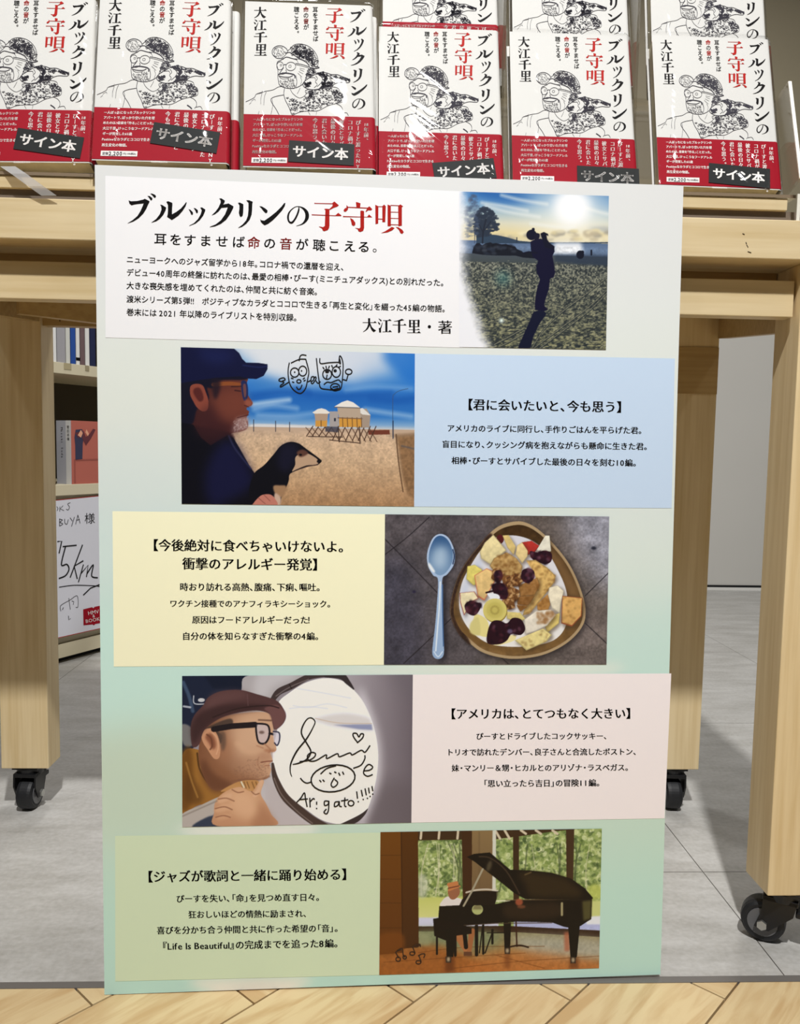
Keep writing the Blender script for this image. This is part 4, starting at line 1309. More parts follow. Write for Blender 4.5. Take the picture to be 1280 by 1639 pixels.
def tile_material():
    m = bpy.data.materials.new('grey_stone_tile')
    m.use_nodes = True
    nt = m.node_tree
    b = nt.nodes['Principled BSDF']
    b.inputs['Roughness'].default_value = 0.42
    b.inputs['Specular IOR Level'].default_value = 0.35
    tc = nt.nodes.new('ShaderNodeTexCoord')
    mp = nt.nodes.new('ShaderNodeMapping')
    mp.inputs['Location'].default_value = (-0.73 + 6.0, -0.2385 + 6.0, 0)
    nt.links.new(tc.outputs['Object'], mp.inputs['Vector'])
    seams = []
    for bw, rh in ((0.6, 60.0), (60.0, 0.6)):
        br = nt.nodes.new('ShaderNodeTexBrick')
        br.offset = 0
        br.inputs['Scale'].default_value = 1
        br.inputs['Brick Width'].default_value = bw
        br.inputs['Row Height'].default_value = rh
        br.inputs['Mortar Size'].default_value = 0.0007
        br.inputs['Mortar Smooth'].default_value = 0
        nt.links.new(mp.outputs[0], br.inputs['Vector'])
        seams.append(br)
    sx = nt.nodes.new('ShaderNodeSeparateXYZ')
    nt.links.new(tc.outputs['Object'], sx.inputs[0])
    gt = nt.nodes.new('ShaderNodeMath')
    gt.operation = 'GREATER_THAN'
    gt.inputs[1].default_value = 0.13
    nt.links.new(sx.outputs['X'], gt.inputs[0])
    ml = nt.nodes.new('ShaderNodeMath')
    ml.operation = 'MULTIPLY_ADD'
    nt.links.new(seams[1].outputs['Fac'], ml.inputs[0])
    nt.links.new(gt.outputs[0], ml.inputs[1])
    nt.links.new(seams[0].outputs['Fac'], ml.inputs[2])
    ml.use_clamp = True
    mp2 = nt.nodes.new('ShaderNodeMapping')
    mp2.inputs['Scale'].default_value = (3, 9, 3)
    nt.links.new(tc.outputs['Object'], mp2.inputs['Vector'])
    n1 = nt.nodes.new('ShaderNodeTexNoise')
    n1.inputs['Scale'].default_value = 2.2
    n1.inputs['Detail'].default_value = 9
    n1.inputs['Roughness'].default_value = 0.68
    nt.links.new(mp2.outputs[0], n1.inputs['Vector'])
    n2 = nt.nodes.new('ShaderNodeTexNoise')
    n2.inputs['Scale'].default_value = 150
    n2.inputs['Detail'].default_value = 4
    nt.links.new(tc.outputs['Object'], n2.inputs['Vector'])
    ma = nt.nodes.new('ShaderNodeMath')
    ma.operation = 'MULTIPLY_ADD'
    ma.inputs[1].default_value = 0.28
    nt.links.new(n2.outputs['Fac'], ma.inputs[0])
    mb = nt.nodes.new('ShaderNodeMath')
    mb.operation = 'MULTIPLY'
    mb.inputs[1].default_value = 0.72
    nt.links.new(n1.outputs['Fac'], mb.inputs[0])
    nt.links.new(mb.outputs[0], ma.inputs[2])
    r = nt.nodes.new('ShaderNodeValToRGB')
    r.color_ramp.elements[0].position = 0.36
    r.color_ramp.elements[1].position = 0.62
    r.color_ramp.elements[0].color = lc((158, 155, 149))
    r.color_ramp.elements[1].color = lc((188, 186, 182))
    nt.links.new(ma.outputs[0], r.inputs['Fac'])
    mx = nt.nodes.new('ShaderNodeMixRGB')
    mx.inputs['Color2'].default_value = lc((84, 80, 76))
    nt.links.new(ml.outputs[0], mx.inputs['Fac'])
    nt.links.new(r.outputs['Color'], mx.inputs['Color1'])
    nt.links.new(mx.outputs[0], b.inputs['Base Color'])
    return m


floor = structure(boxes('floor', [(-3.5, 4.5, 0.0209, 2.6, -0.05, 0.0)], tile_material()))
trim = structure(boxes('trim_1', [(-3.5, 4.5, 0.0110, 0.0209, -0.05, 0.0006)], M['strip']))


def herringbone():
    """wide oak planks, chevron-wise, cut off along the metal strip"""
    wdt, y0, x0 = 0.1158, -0.0155, 0.1565
    a = Vector((math.cos(math.pi / 4), math.sin(math.pi / 4)))
    b = Vector((-a.y, a.x))
    L = 0.62
    bm = bmesh.new()
    uvl = bm.loops.layers.uv.new('grain')
    g = 0.0011
    rnd = random.Random(4)

    def plank(p0, p1, q0, q1, along_p):
        c = []
        for p, q in ((p0 + g, q0 + g), (p1 - g, q0 + g), (p1 - g, q1 - g), (p0 + g, q1 - g)):
            v = a * p + b * (q + wdt)
            c.append((v.x + x0, v.y + y0))
        vs_ = [bm.verts.new((x, y, 0)) for x, y in c]
        f = bm.faces.new(vs_)
        ou, ov = rnd.uniform(0, 30), rnd.uniform(0, 30)
        pq = [(p0, q0), (p1, q0), (p1, q1), (p0, q1)]
        for lp, (p, q) in zip(f.loops, pq):
            lp[uvl].uv = ((p if along_p else q) + ou, (q if along_p else p) + ov)
    per = L * math.sqrt(2)
    for row in range(-3, 3):
        oy = row * per / math.sqrt(2)
        for n in range(-26, 27):
            p, q = n * wdt + oy, -n * wdt + oy
            plank(p - L, p, q - wdt, q, True)
            plank(p, p + wdt, q - wdt, q - wdt + L, False)
    geom = bm.verts[:] + bm.edges[:] + bm.faces[:]
    bmesh.ops.bisect_plane(bm, geom=geom, plane_co=(0, 0.0108, 0), plane_no=(0, 1, 0), clear_outer=True)
    geom = bm.verts[:] + bm.edges[:] + bm.faces[:]
    bmesh.ops.bisect_plane(bm, geom=geom, plane_co=(0, -1.5, 0), plane_no=(0, -1, 0), clear_outer=True)
    r = bmesh.ops.extrude_face_region(bm, geom=bm.faces[:])
    for v in r['geom']:
        if isinstance(v, bmesh.types.BMVert):
            v.co.z -= 0.012
    m = bpy.data.materials.new('oak_plank')
    m.use_nodes = True
    nt = m.node_tree
    bs = nt.nodes['Principled BSDF']
    bs.inputs['Roughness'].default_value = 0.4
    uv = nt.nodes.new('ShaderNodeUVMap')
    uv.uv_map = 'grain'
    mp = nt.nodes.new('ShaderNodeMapping')
    mp.inputs['Scale'].default_value = (5, 34, 1)
    nt.links.new(uv.outputs[0], mp.inputs[0])
    n = nt.nodes.new('ShaderNodeTexNoise')
    n.inputs['Scale'].default_value = 1.6
    n.inputs['Detail'].default_value = 7
    n.inputs['Distortion'].default_value = 1.2
    nt.links.new(mp.outputs[0], n.inputs['Vector'])
    r = nt.nodes.new('ShaderNodeValToRGB')
    r.color_ramp.elements[0].position = 0.34
    r.color_ramp.elements[1].position = 0.58
    r.color_ramp.elements[0].color = lc((194, 162, 116))
    r.color_ramp.elements[1].color = lc((212, 188, 144))
    nt.links.new(n.outputs['Fac'], r.inputs['Fac'])
    nt.links.new(r.outputs['Color'], bs.inputs['Base Color'])
    return bm_obj('floor', bm, m)


structure(herringbone())
structure(boxes('trim_2', [(-3.5, 4.5, -1.5, 0.0109, -0.05, -0.0125)], mat('dark_joint', (74, 52, 28), 0.8)))

WY = 2.48
structure(boxes('wall_back', [(-3.5, 4.5, WY, WY + 0.1, 0.0, 1.5)], M['wall']))
structure(boxes('wall_back', [(-3.5, 4.5, WY, WY + 0.1, 1.5, 3.0)], M['wall_top']))
structure(boxes('baseboard_back', [(-3.5, 4.5, WY - 0.012, WY, 0.0, 0.011)], M['white']))
structure(boxes('trim_3', [(-3.5, 4.5, WY - 0.004, WY, 0.011, 0.020)], M['dark_gap']))
structure(boxes('trim_4', [(1.985, 1.988, WY - 0.0015, WY, 0.02, 1.5)], mat('panel_joint', (176, 174, 166), 0.5)))

# ------------------------------------------------------------------ the display table on casters
table = thing('display_table', 'pale maple display table on black casters behind the big poster board', 'table', (0.2525, 0.25, 0))
tinv = Matrix.Translation((-0.2525, -0.25, 0))


def tpart(name, lst, m, bev=0.0015, parent=table, label=None):
    o = boxes(name, [(b[0] - .2525, b[1] - .2525, b[2] - .25, b[3] - .25, b[4], b[5]) for b in lst], m, parent, bev, label)
    return o


TT, TB, TY = 0.8153, 0.7750, 0.045
tpart('tabletop', [(-0.30, 0.805, TY, 0.478, TB, TT)], M['wood_x'], .001)
tpart('front_apron', [(-0.218, 0.7225, 0.067, 0.087, 0.7190, 0.7578)], M['wood_x'], .0008)
tpart('inner_rail', [(-0.218, 0.7250, 0.112, 0.130, 0.735, TB)], M['wood_in'], 0)
tpart('rear_apron', [(-0.218, 0.723, 0.425, 0.445, 0.7415, TB)], M['wood_in'], 0)
tpart('corner_block', [(0.700, 0.7935, 0.4150, 0.4168, 0.660, 0.730)], M['wood_in'], 0)
for x0 in (-0.289, 0.7251):
    for y0, y1 in ((0.0568, 0.1109), (0.4171, 0.4651)):
        xx = 0.7231 if (x0 > 0 and y0 > .2) else x0
        tpart('leg', [(xx, xx + 0.0712, y0, y1, 0.0706, TB)], M['wood_z'], .0012)


def plank_between(name, pts, thick, m):
    """board standing on edge between two plan points with its own bottom heights; pts = (x, y, z_bottom)"""
    (xa, ya, za), (xb, yb, zb) = pts
    d = Vector((xb - xa, yb - ya, 0)).normalized()
    nrm = Vector((d.y, -d.x, 0)) * thick
    bm = bmesh.new()
    vs_ = []
    for o in (Vector((0, 0, 0)), nrm):
        for x, y, z in ((xa, ya, za), (xb, yb, zb), (xb, yb, TB), (xa, ya, TB)):
            vs_.append(bm.verts.new(Vector((x - .2525, y - .25, z)) + o))
    for f in ((0, 1, 2, 3), (7, 6, 5, 4), (0, 4, 5, 1), (1, 5, 6, 2), (2, 6, 7, 3), (3, 7, 4, 0)):
        bm.faces.new([vs_[i] for i in f])
    return bm_obj(name, bm, m, table)


plank_between('side_rail', [(0.7260, 0.1115, 0.708), (0.7920, 0.4165, 0.7436)], 0.016, M['wood_in'])
plank_between('side_rail', [(-0.2190, 0.4165, 0.746), (-0.2860, 0.1115, 0.728)], 0.016, M['wood_in'])
plank_between('corner_brace', [(-0.215, 0.330, 0.742), (-0.08, 0.424, 0.739)], 0.014, M['wood_in'])
mk = Flat()
put(mk, 'X', -0.200, -0.7625, 0.016, 0.016)
put(mk, 'I', -0.194, -0.7520, 0.012, 0.012)
mk.ellipse(-0.1485, -0.7640, 0.0045, 0.0040)
mk.ellipse(-0.1405, -0.7560, 0.0016, 0.0016)
mk.build('stamped_mark', M['ink'], table, 0, lambda v: np.c_[v[:, 0] - .2525, -v[:, 1]]).location = (0, 0.4247 - .25, 0)
sc = Flat()
for p in [[(0.6525, 0.8000), (0.6545, 0.7992)], [(0.6565, 0.7912), (0.6572, 0.7896)], [(0.6575, 0.7885), (0.6580, 0.7878)], [(0.6584, 0.7870), (0.6590, 0.7864)], [(0.6590, 0.7818), (0.6625, 0.7808)]]:
    sc.ribbon([(x - .2525, z) for x, z in p], 0.0007, smooth=False)
sc.build('scuff_marks', M['ink'], table, 0).location = (0, TY - .25 - .0004, 0)


def caster(x, y, yaw, trail=0.014):
    c = bpy.data.objects.new('caster', None)
    C.objects.link(c)
    c.parent = table
    c.location = (x - .2525, y - .25, 0)
    c.rotation_euler = (0, 0, yaw)
    c.empty_display_size = .02
    bm = bmesh.new()          # plate, swivel cup, two fork cheeks
    box(bm, -0.020, 0.020, -0.020, 0.020, 0.0664, 0.0704, bev=.0008)
    cyl(bm, (0, 0, 0.0560), (0, 0, 0.0670), 0.019, 28, 0.021)
    for s in (-1, 1):
        prof = [(-0.016, 0.0600), (0.020, 0.0600), (0.0215, 0.040), (trail + 0.0085, 0.0205), (trail - 0.007, 0.0185), (-0.012, 0.042)]
        v0 = [bm.verts.new((s * 0.0152, p[0], p[1])) for p in prof]
        v1 = [bm.verts.new((s * 0.0177, p[0], p[1])) for p in prof]
        bm.faces.new(v0)
        bm.faces.new(v1[::-1])
        for i in range(len(prof)):
            j = (i + 1) % len(prof)
            bm.faces.new([v0[i], v1[i], v1[j], v0[j]])
    box(bm, -0.0177, 0.0177, -0.017, 0.021, 0.0545, 0.0605, bev=.001)
    bm_obj('fork', bm, M['black'], c)
    bm = bmesh.new()          # wheel with rounded tread
    pr = [(-0.0120, 0.0150), (-0.0125, 0.0205), (-0.0105, 0.0235), (-0.006, 0.0247), (0.006, 0.0247), (0.0105, 0.0235), (0.0125, 0.0205), (0.0120, 0.0150)]
    seg = 40
    rings = [[bm.verts.new((px, trail + r * math.cos(6.28319 * i / seg), 0.0248 + r * math.sin(6.28319 * i / seg))) for i in range(seg)] for px, r in pr]
    for k in range(len(rings) - 1):
        for i in range(seg):
            bm.faces.new([rings[k][i], rings[k][(i + 1) % seg], rings[k + 1][(i + 1) % seg], rings[k + 1][i]])
    bm.faces.new(rings[0])
    bm.faces.new(rings[-1][::-1])
    bm_obj('wheel', bm, M['rubber'], c, smooth=False)
    for s in (-1, 1):
        bm = bmesh.new()
        cyl(bm, (s * 0.0118, trail, 0.0248), (s * 0.0132, trail, 0.0248), 0.0165, 32)
        bm_obj('hub_cap', bm, M['hub'], c)
    bm = bmesh.new()
    cyl(bm, (-0.0205, trail, 0.0248), (0.0205, trail, 0.0248), 0.0022, 12)
    for s in (-1, 1):
        cyl(bm, (s * 0.0177, trail, 0.0248), (s * 0.0212, trail, 0.0248), 0.0058, 6)
    bm_obj('axle_bolt', bm, M['steel'], c, 'shiny hexagonal axle bolt')
    bm = bmesh.new()
    box(bm, -0.013, 0.013, -0.034, -0.014, 0.040, 0.047, bev=.0015)
    bm_obj('brake_pedal', bm, M['black'], c)
    return c


M['hub'] = mat('hub_grey', (96, 96, 98), 0.4)
caster(0.757, 0.081, 58 * R2D, 0.020)
caster(-0.2546, 0.4410, 176 * R2D, 0.004)
caster(0.7600, 0.4410, 176 * R2D, 0.004)
caster(-0.2534, 0.0840, 160 * R2D, 0.006)

# ------------------------------------------------------------------ bookshelf seen between leg and board
shelf = thing('bookshelf', 'cream shop bookshelf standing behind the table, seen left of the poster board', 'bookshelf', (-0.518, 1.254, 0), (0, 0, 60 * R2D))


def spart(name, lst, m, label=None):
    return boxes(name, lst, m, shelf, .0008, label)


spart('base', [(-0.40, 0.90, 0.004, 0.30, 0.016, 0.052)], M['cream'])
spart('plinth', [(-0.38, 0.88, 0.03, 0.28, 0.0, 0.016)], M['dark_gap'], 'dark recessed plinth')
spart('lower_panel', [(-0.40, 0.90, 0.012, 0.024, 0.0525, 0.4335)], M['cream'])
spart('shelf_board', [(-0.40, 0.90, 0.0, 0.30, 0.434, 0.4615)], M['cream'])
spart('shelf_board', [(-0.40, 0.90, 0.0, 0.30, 0.7405, 0.7680)], M['cream'])
spart('shelf_board', [(-0.40, 0.90, 0.0, 0.30, 1.06, 1.0875)], M['cream'])
spart('back_panel', [(-0.40, 0.90, 0.30, 0.315, 0.0525, 1.0875)], M['brown_back'], 'dark brown back panel')
spart('side_panel', [(-0.42, -0.4005, 0.0, 0.315, 0.0, 1.0875)], M['cream'])
spart('side_panel', [(0.9005, 0.92, 0.0, 0.315, 0.0, 1.0875)], M['cream'])
lab = boxes('shelf_label', [(0.030, 0.052, -0.0012, -0.0003, 0.752, 0.768)], mat('beige_label', (168, 156, 122), 0.6), shelf)
lab = boxes('shelf_label', [(0.096, 0.108, -0.0012, -0.0003, 0.754, 0.768)], mat('tan_label', (150, 138, 110), 0.6), shelf)
SH = Matrix.Translation((-0.518, 1.254, 0)) @ Matrix.Rotation(60 * R2D, 4, 'Z')


def shelf_book(x0, x1, y0, dep, z0, h, col, label, spine_text=None, tcol='ink', lean=0.0, cat='book', name='book', extra=None):
    o = thing(name, label, cat, SH @ Vector((x0, y0, z0)), (0, lean, 60 * R2D), 'books on the upper shelf behind the table')
    t = x1 - x0
    m = mat('spine', col, 0.45)
    boxes('cover', [(0, t, 0, 0.0012, 0, h), (0, 0.001, 0, dep, 0, h), (t - .001, t, 0, dep, 0, h)], m, o)
    boxes('pages', [(0.0011, t - .0011, 0.0013, dep - .003, 0.002, h - .002)], M['pages'], o)
    if spine_text:
        f = Flat()
        z, s = h - 0.03, min(0.010, t * .6)
        column(f, spine_text, t / 2, -(h * spine_z), s, 1.0)
        f.build('spine_text', M[tcol], o, 0.0004, lambda v: np.c_[v[:, 0], -v[:, 1]])
    if extra:
        extra(o, t, h)
    return o


spine_z = 0.42
specs = [(-0.030, 0.0115, (226, 226, 224), 'white-spined book beside the table leg, first on the upper shelf', '物語', 'ink'),
         (0.0125, 0.0385, (158, 156, 160), 'thick grey book on the upper shelf, between two white spines', None, 'ink'),
         (0.0395, 0.0530, (206, 206, 198), 'off-white book on the upper shelf just left of the blue one', None, 'ink'),
         (0.0540, 0.0700, (34, 74, 150), 'blue-spined book on the upper shelf behind the table', '日本の風景', 'ink_white'),
         (0.0710, 0.0830, (224, 222, 218), 'thin white book right of the blue spine, black band low down', '写真集', 'ink'),
         (0.0840, 0.0990, (108, 86, 88), 'mauve-brown book on the upper shelf between two white ones', None, 'ink'),
         (0.1000, 0.1140, (222, 220, 216), 'white book with a black letter at its top, beside the navy one', 'Ａ', 'ink'),
         (0.1150, 0.1340, (26, 34, 70), 'dark navy book on the upper shelf next to the poster edge', None, 'ink_white')]
for i, (a, b, col, lab_, tx, tc_) in enumerate(specs):
    tx = None                 # their real lettering is too small to read
    shelf_book(a, b, 0.004, 0.13, 0.768, 0.188, col, lab_, lean=0.0)
bl = boxes('belly_band', [(0.0, 0.012, -0.0005, 0.0001, 0.010, 0.018)], M['ink'], [o for o in bpy.data.objects if o.get('label', '').startswith('thin white book')][0], label='black band')
f = Flat()
f.ribbon([(0.0035, .186), (0.0070, .170), (0.0105, .186)], .0016, smooth=False)
f.build('spine_letter', M['ink'], [o for o in bpy.data.objects if o.get('label', '').startswith('white book with a black')][0], .0005)

sb = thing('boxed_book', 'thick boxed book with a salmon cover and grey-white spine on the lower shelf', 'book', SH @ Vector((0.052, 0.004, 0.4615)), (0, 0, 60 * R2D))
boxes('slipcase', [(0, 0.15, 0, 0.054, 0, 0.163)], mat('salmon_cover', (178, 98, 84), 0.45), sb, .0006)
boxes('spine_wrap', [(-0.0008, -0.0001, 0, 0.054, 0.0, 0.163)], mat('grey_spine', (176, 176, 182), 0.45), sb, label='grey spine')
boxes('spine_edge', [(-0.0014, -0.0009, 0.001, 0.018, 0.0, 0.163)], mat('white_spine', (214, 212, 208), 0.45), sb, label='white strip along the spine')
f = Flat()
column(f, '菅田将暉', 0.009, -0.146, 0.0088, 1.15)
# text on the spine: local plane faces -x, so it is built flat and turned
t_ = f.build('spine_name', M['ink'], sb, 0.0, lambda v: np.c_[v[:, 0] - 0.018, -v[:, 1]])
t_.rotation_euler = (0, 0, -90 * R2D)
t_.location = (-0.0018, 0.0, 0)
f = Flat()
for i, ch in enumerate('Masaki Suda'):
    if ch != ' ':
        v, tr = glyph(ch)
        q = np.c_[-(v[:, 1]) * .010, -(v[:, 0]) * .010 - i * .0074]
        f.add(q * [-1, 1] , tr)
t_ = f.build('spine_title', M['ink'], sb, 0.0, lambda v: np.c_[v[:, 0] - 0.036, v[:, 1] + 0.146])
t_.rotation_euler = (0, 0, -90 * R2D)
t_.location = (-0.0013, 0.0, 0)
f = Flat()
f.poly([(.014, .140), (.034, .142), (.040, .128), (.036, .104), (.034, .064), (.012, .062), (.012, .100), (.010, .120)])
f.build('cover_figure', mat('navy_print', (52, 52, 78), 0.5), sb, .0006)
f = Flat()
f.poly([(.034, .118), (.046, .100), (.062, .118), (.078, .142), (.070, .144), (.056, .128), (.046, .122), (.038, .140)])
f.poly([(.012, .132), (.022, .118), (.030, .126), (.036, .142), (.030, .136)])
f.build('cover_shape', mat('maroon_print', (96, 44, 52), 0.5), sb, .0009)
f = Flat()
f.poly([(.020, .126), (.030, .120), (.036, .132), (.030, .140)])
f.poly([(.044, .134), (.052, .124), (.056, .130), (.048, .142)])
f.build('cover_highlight', mat('peach_print', (222, 160, 130), 0.5), sb, .0012)
f = Flat()
f.poly([(.008, .002), (.012, .002), (.012, .060), (.148, .062), (.148, .066), (.008, .064)])
f.build('cover_fold', mat('dark_salmon', (150, 78, 68), 0.5), sb, .0006)
st = thing('worn_book', 'worn book with frayed yellowed edges, left of the salmon boxed book', 'book', SH @ Vector((-0.03, 0.006, 0.4615)), (0, 0, 60 * R2D))
boxes('cover', [(0, 0.001, 0, .12, 0, .150), (0.034, 0.035, 0, .12, 0, .150)], mat('dark_olive_cover', (66, 56, 30), 0.6), st)
boxes('pages', [(0.0012, 0.0338, 0.001, .118, 0.001, .148)], mat('yellowed_pages', (150, 132, 84), 0.8, noise=.5, nscale=90), st)

# handwritten board at the shelf's foot
sg = thing('greeting_board', 'white handwritten greeting board with red border leaning on the bookshelf', 'sign', SH @ Vector((0, -0.004, 0.062)), (-1.2 * R2D, 0, 60 * R2D))
sq = homog([(89, 799), (155, 794), (157, 1008.5), (94, 1018)], [(0.0, 0.362), (0.129, 0.366), (0.128, 0.008), (0.001, 0.012)])


def s_(x, y):
    return sq([(x / 4.82, 760 + y / 4.82)])[0]


def spx(lst):
    return [tuple(s_(x, y)) for x, y in lst]


bm = bmesh.new()
q = spx([(430, 190), (750, 164), (757, 1190), (452, 1243)])
ul, ur, lr, ll = [np.array(p) for p in q]
dt, db = ur - ul, lr - ll
board = [ul - dt * 1.6, ur + dt * 1.4, lr + db * 1.4, ll - db * 1.6]
vs0 = [bm.verts.new((p[0], -0.006, p[1])) for p in board]
vs1 = [bm.verts.new((p[0], 0.0, p[1])) for p in board]
bm.faces.new(vs0)
bm.faces.new(vs1[::-1])
for i in range(4):
    bm.faces.new([vs0[i], vs1[i], vs1[(i + 1) % 4], vs0[(i + 1) % 4]])
bm_obj('board', bm, mat('white_card', (214, 214, 222), 0.45), sg)
f = Flat()
for i in range(4):
    f.ribbon([tuple(board[i]), tuple(board[(i + 1) % 4])], .0016, smooth=False)
f.build('border', M['ink_red'], sg, .0063, label='thin red border')
f = Flat()
for p, wd in [([(428, 240), (438, 255), (430, 272)], .0010), ([(452, 242), (450, 278)], .001), ([(475, 235), (453, 258), (482, 272)], .001), ([(532, 212), (512, 222), (526, 246), (515, 268), (500, 262)], .001),
              ([(448, 335), (447, 392)], .0011), ([(448, 338), (470, 346), (450, 362), (473, 376), (448, 392)], .0011), ([(487, 338), (489, 370), (505, 378), (515, 344)], .0011), ([(530, 330), (546, 355)], .0011), ([(563, 325), (540, 396)], .0011), ([(590, 310), (572, 380)], .0011), ([(590, 310), (606, 374)], .0011), ([(578, 350), (602, 345)], .0011),
              ([(432, 512), (463, 510), (442, 600)], .0024), ([(472, 552), (575, 545)], .0024), ([(492, 550), (458, 690), (500, 690), (516, 728), (490, 775), (440, 796)], .0026), ([(622, 545), (525, 790)], .0024), ([(625, 668), (556, 706), (578, 802)], .0026), ([(627, 698), (588, 828)], .0022), ([(612, 760), (664, 702), (650, 790)], .0024), ([(655, 766), (704, 700), (690, 786), (735, 802)], .0026),
              ([(440, 863), (550, 853), (700, 862), (760, 872)], .0016), ([(625, 930), (680, 880), (760, 852)], .0024),
              ([(450, 1045), (446, 1010), (470, 990), (520, 965), (576, 935), (582, 1015), (565, 1022)], .0010), ([(512, 950), (522, 1035)], .0010), ([(535, 972), (550, 978), (545, 1000)], .0010), ([(470, 1020), (462, 1035)], .0012), ([(508, 1085), (510, 1115), (522, 1106)], .0012)]:
    f.ribbon(spx(p), wd * 1.5, smooth=len(p) > 3)
g = Flat()
put(g, '様', 640, 338, 84, 90)
f.add(sq(np.c_[np.concatenate(g.v)[:, 0] / 4.82, 760 + np.concatenate(g.v)[:, 1] / 4.82]), np.concatenate(g.t))
f.build('handwriting', M['marker'], sg, .0066, label='black marker handwriting')
f = Flat()
f.poly(spx([(621, 1040), (690, 1026), (700, 1034), (710, 1024), (800, 1010), (802, 1144), (712, 1156), (702, 1166), (692, 1158), (622, 1162)]))
f.build('shop_logo', M['band'], sg, .0064, label='red logo panel with white lettering')
g = Flat()
line(g, 'HMV', (655, 1070), (744, 1058))
line(g, '&', (690, 1093), (712, 1091))
line(g, 'BOOKS', (636, 1131), (768, 1113))
f = Flat()
f.add(sq(np.c_[np.concatenate(g.v)[:, 0] / 4.82, 760 + np.concatenate(g.v)[:, 1] / 4.82]), np.concatenate(g.t))
f.build('logo_lettering', M['ink_white'], sg, .0068)


# ------------------------------------------------------------------ the poster board
PA, PL, PR, PW, PH = 0.0325, 0.0234, 0.0059, 0.5913, 0.841
ca, sa, cl, sl = math.cos(PA), math.sin(PA), math.cos(PL), math.sin(PL)
u0, v0 = Vector((ca, sa, 0)), Vector((-sa * sl, ca * sl, cl))
pu, pv = u0 * math.cos(PR) + v0 * math.sin(PR), v0 * math.cos(PR) - u0 * math.sin(PR)
pn = pv.cross(pu)
poster = thing('poster_board', 'tall printed book poster board with photos and Japanese text leaning on the table', 'poster')
poster.matrix_world = Matrix(((pu.x, pn.x, pv.x, 0), (pu.y, pn.y, pv.y, 0), (pu.z, pn.z, pv.z, 0.0005), (0, 0, 0, 1)))
P = homog([(153, 266), (1094, 296), (1055, 1560), (167, 1594)], [(0, PH), (PW, PH), (PW, 0), (0, 0)])
boxes('foam_board', [(0, PW, 0, 0.005, 0, PH)], mat('white_foam_board', (232, 232, 226), 0.6), poster)
sheet_print().build('printed_sheet', M['print'], poster, .0002, P, .88)


def px_poly(name, quad, m, depth, label=None):
    f = Flat()
    f.poly(quad)
    return f.build(name, m, poster, depth, P, label)


GAIN = 0.90


def panel_mat(name, col, gain=0.90):
    c = np.array(lin(np.array(col) / 255.0)) * gain  # panel colours are brightened to offset light falling off down the board
    m = mat(name, (1, 1, 1), 0.4, spec=0.25)
    m.node_tree.nodes['Principled BSDF'].inputs['Base Color'].default_value = (*[float(v) for v in c], 1)
    return m


px_poly('text_panel', [(170, 283.5), (742, 306.6), (740, 557), (170, 542.5)], panel_mat('panel_white', (248, 249, 253)), .0004, 'white title panel')
px_poly('text_panel', [(664, 566.6), (1079.6, 573.2), (1074, 813), (662.3, 811.6)], panel_mat('panel_blue', (207, 229, 255)), .0004, 'pale blue text panel')
px_poly('text_panel', [(180.8, 820.4), (615.8, 824), (613.8, 1065.3), (182.6, 1069)], panel_mat('panel_yellow', (255, 254, 220), 0.97), .0004, 'pale yellow text panel')
px_poly('text_panel', [(659.8, 1080.6), (1073, 1077.7), (1062, 1309.8), (657, 1317.6)], panel_mat('panel_pink', (255, 248, 252), 0.94), .0004, 'pale pink text panel')
px_poly('text_panel', [(184.4, 1339.8), (607.8, 1333.5), (605.6, 1561.3), (184.4, 1572.3)], panel_mat('panel_olive', (224, 243, 212)), .0004, 'pale olive text panel')

for fn, gn, lab_ in ((beach_silhouette, (.92, .93, .96), 'printed photo of a dark figure holding a dog on a beach under a low sun'),
                 (beach_dog, (.95, .97, 1.0), 'printed photo of a capped man in profile with a dachshund, lifeguard huts behind'),
                 (fruit_bowl, (1.0, 1.04, 1.12), 'printed photo of a spoon beside a bowl of fruit'),
                 (plane_window, (.98, 1.02, 1.12), 'printed photo of a man in a flat cap looking out of an aircraft window'),
                 (piano_hall, (1.08, 1.14, 1.25), 'printed photo of a grand piano and pianist in a wood hall')):
    fn().build('photo_print', M['print'], poster, .0006, P, gn, lab_)  # gains of the lower pictures are raised against the dimmer, warmer light

# headline
fb, fr = Flat(), Flat()


def tA(p):
    return np.c_[195 + p[:, 0] / 5.333, 300 + p[:, 1] / 5.333]


for ch in 'ブルックリンの':
    brush(fb, ch, tA)
for ch in '子守唄':
    brush(fr, ch, tA)
fb.build('headline', M['ink'], poster, .0006, P, 'black brush-style headline')
fr.build('headline', M['ink_red'], poster, .0006, P, 'red part of the headline')


def ln(fl, text, a, b, org, k, off=0.0, smear=0.0, tall=1.0, colors=None):
    line(fl, text, (org[0] + a[0] / k, org[1] + a[1] / k), (org[0] + b[0] / k, org[1] + b[1] / k), off, smear, tall, colors)


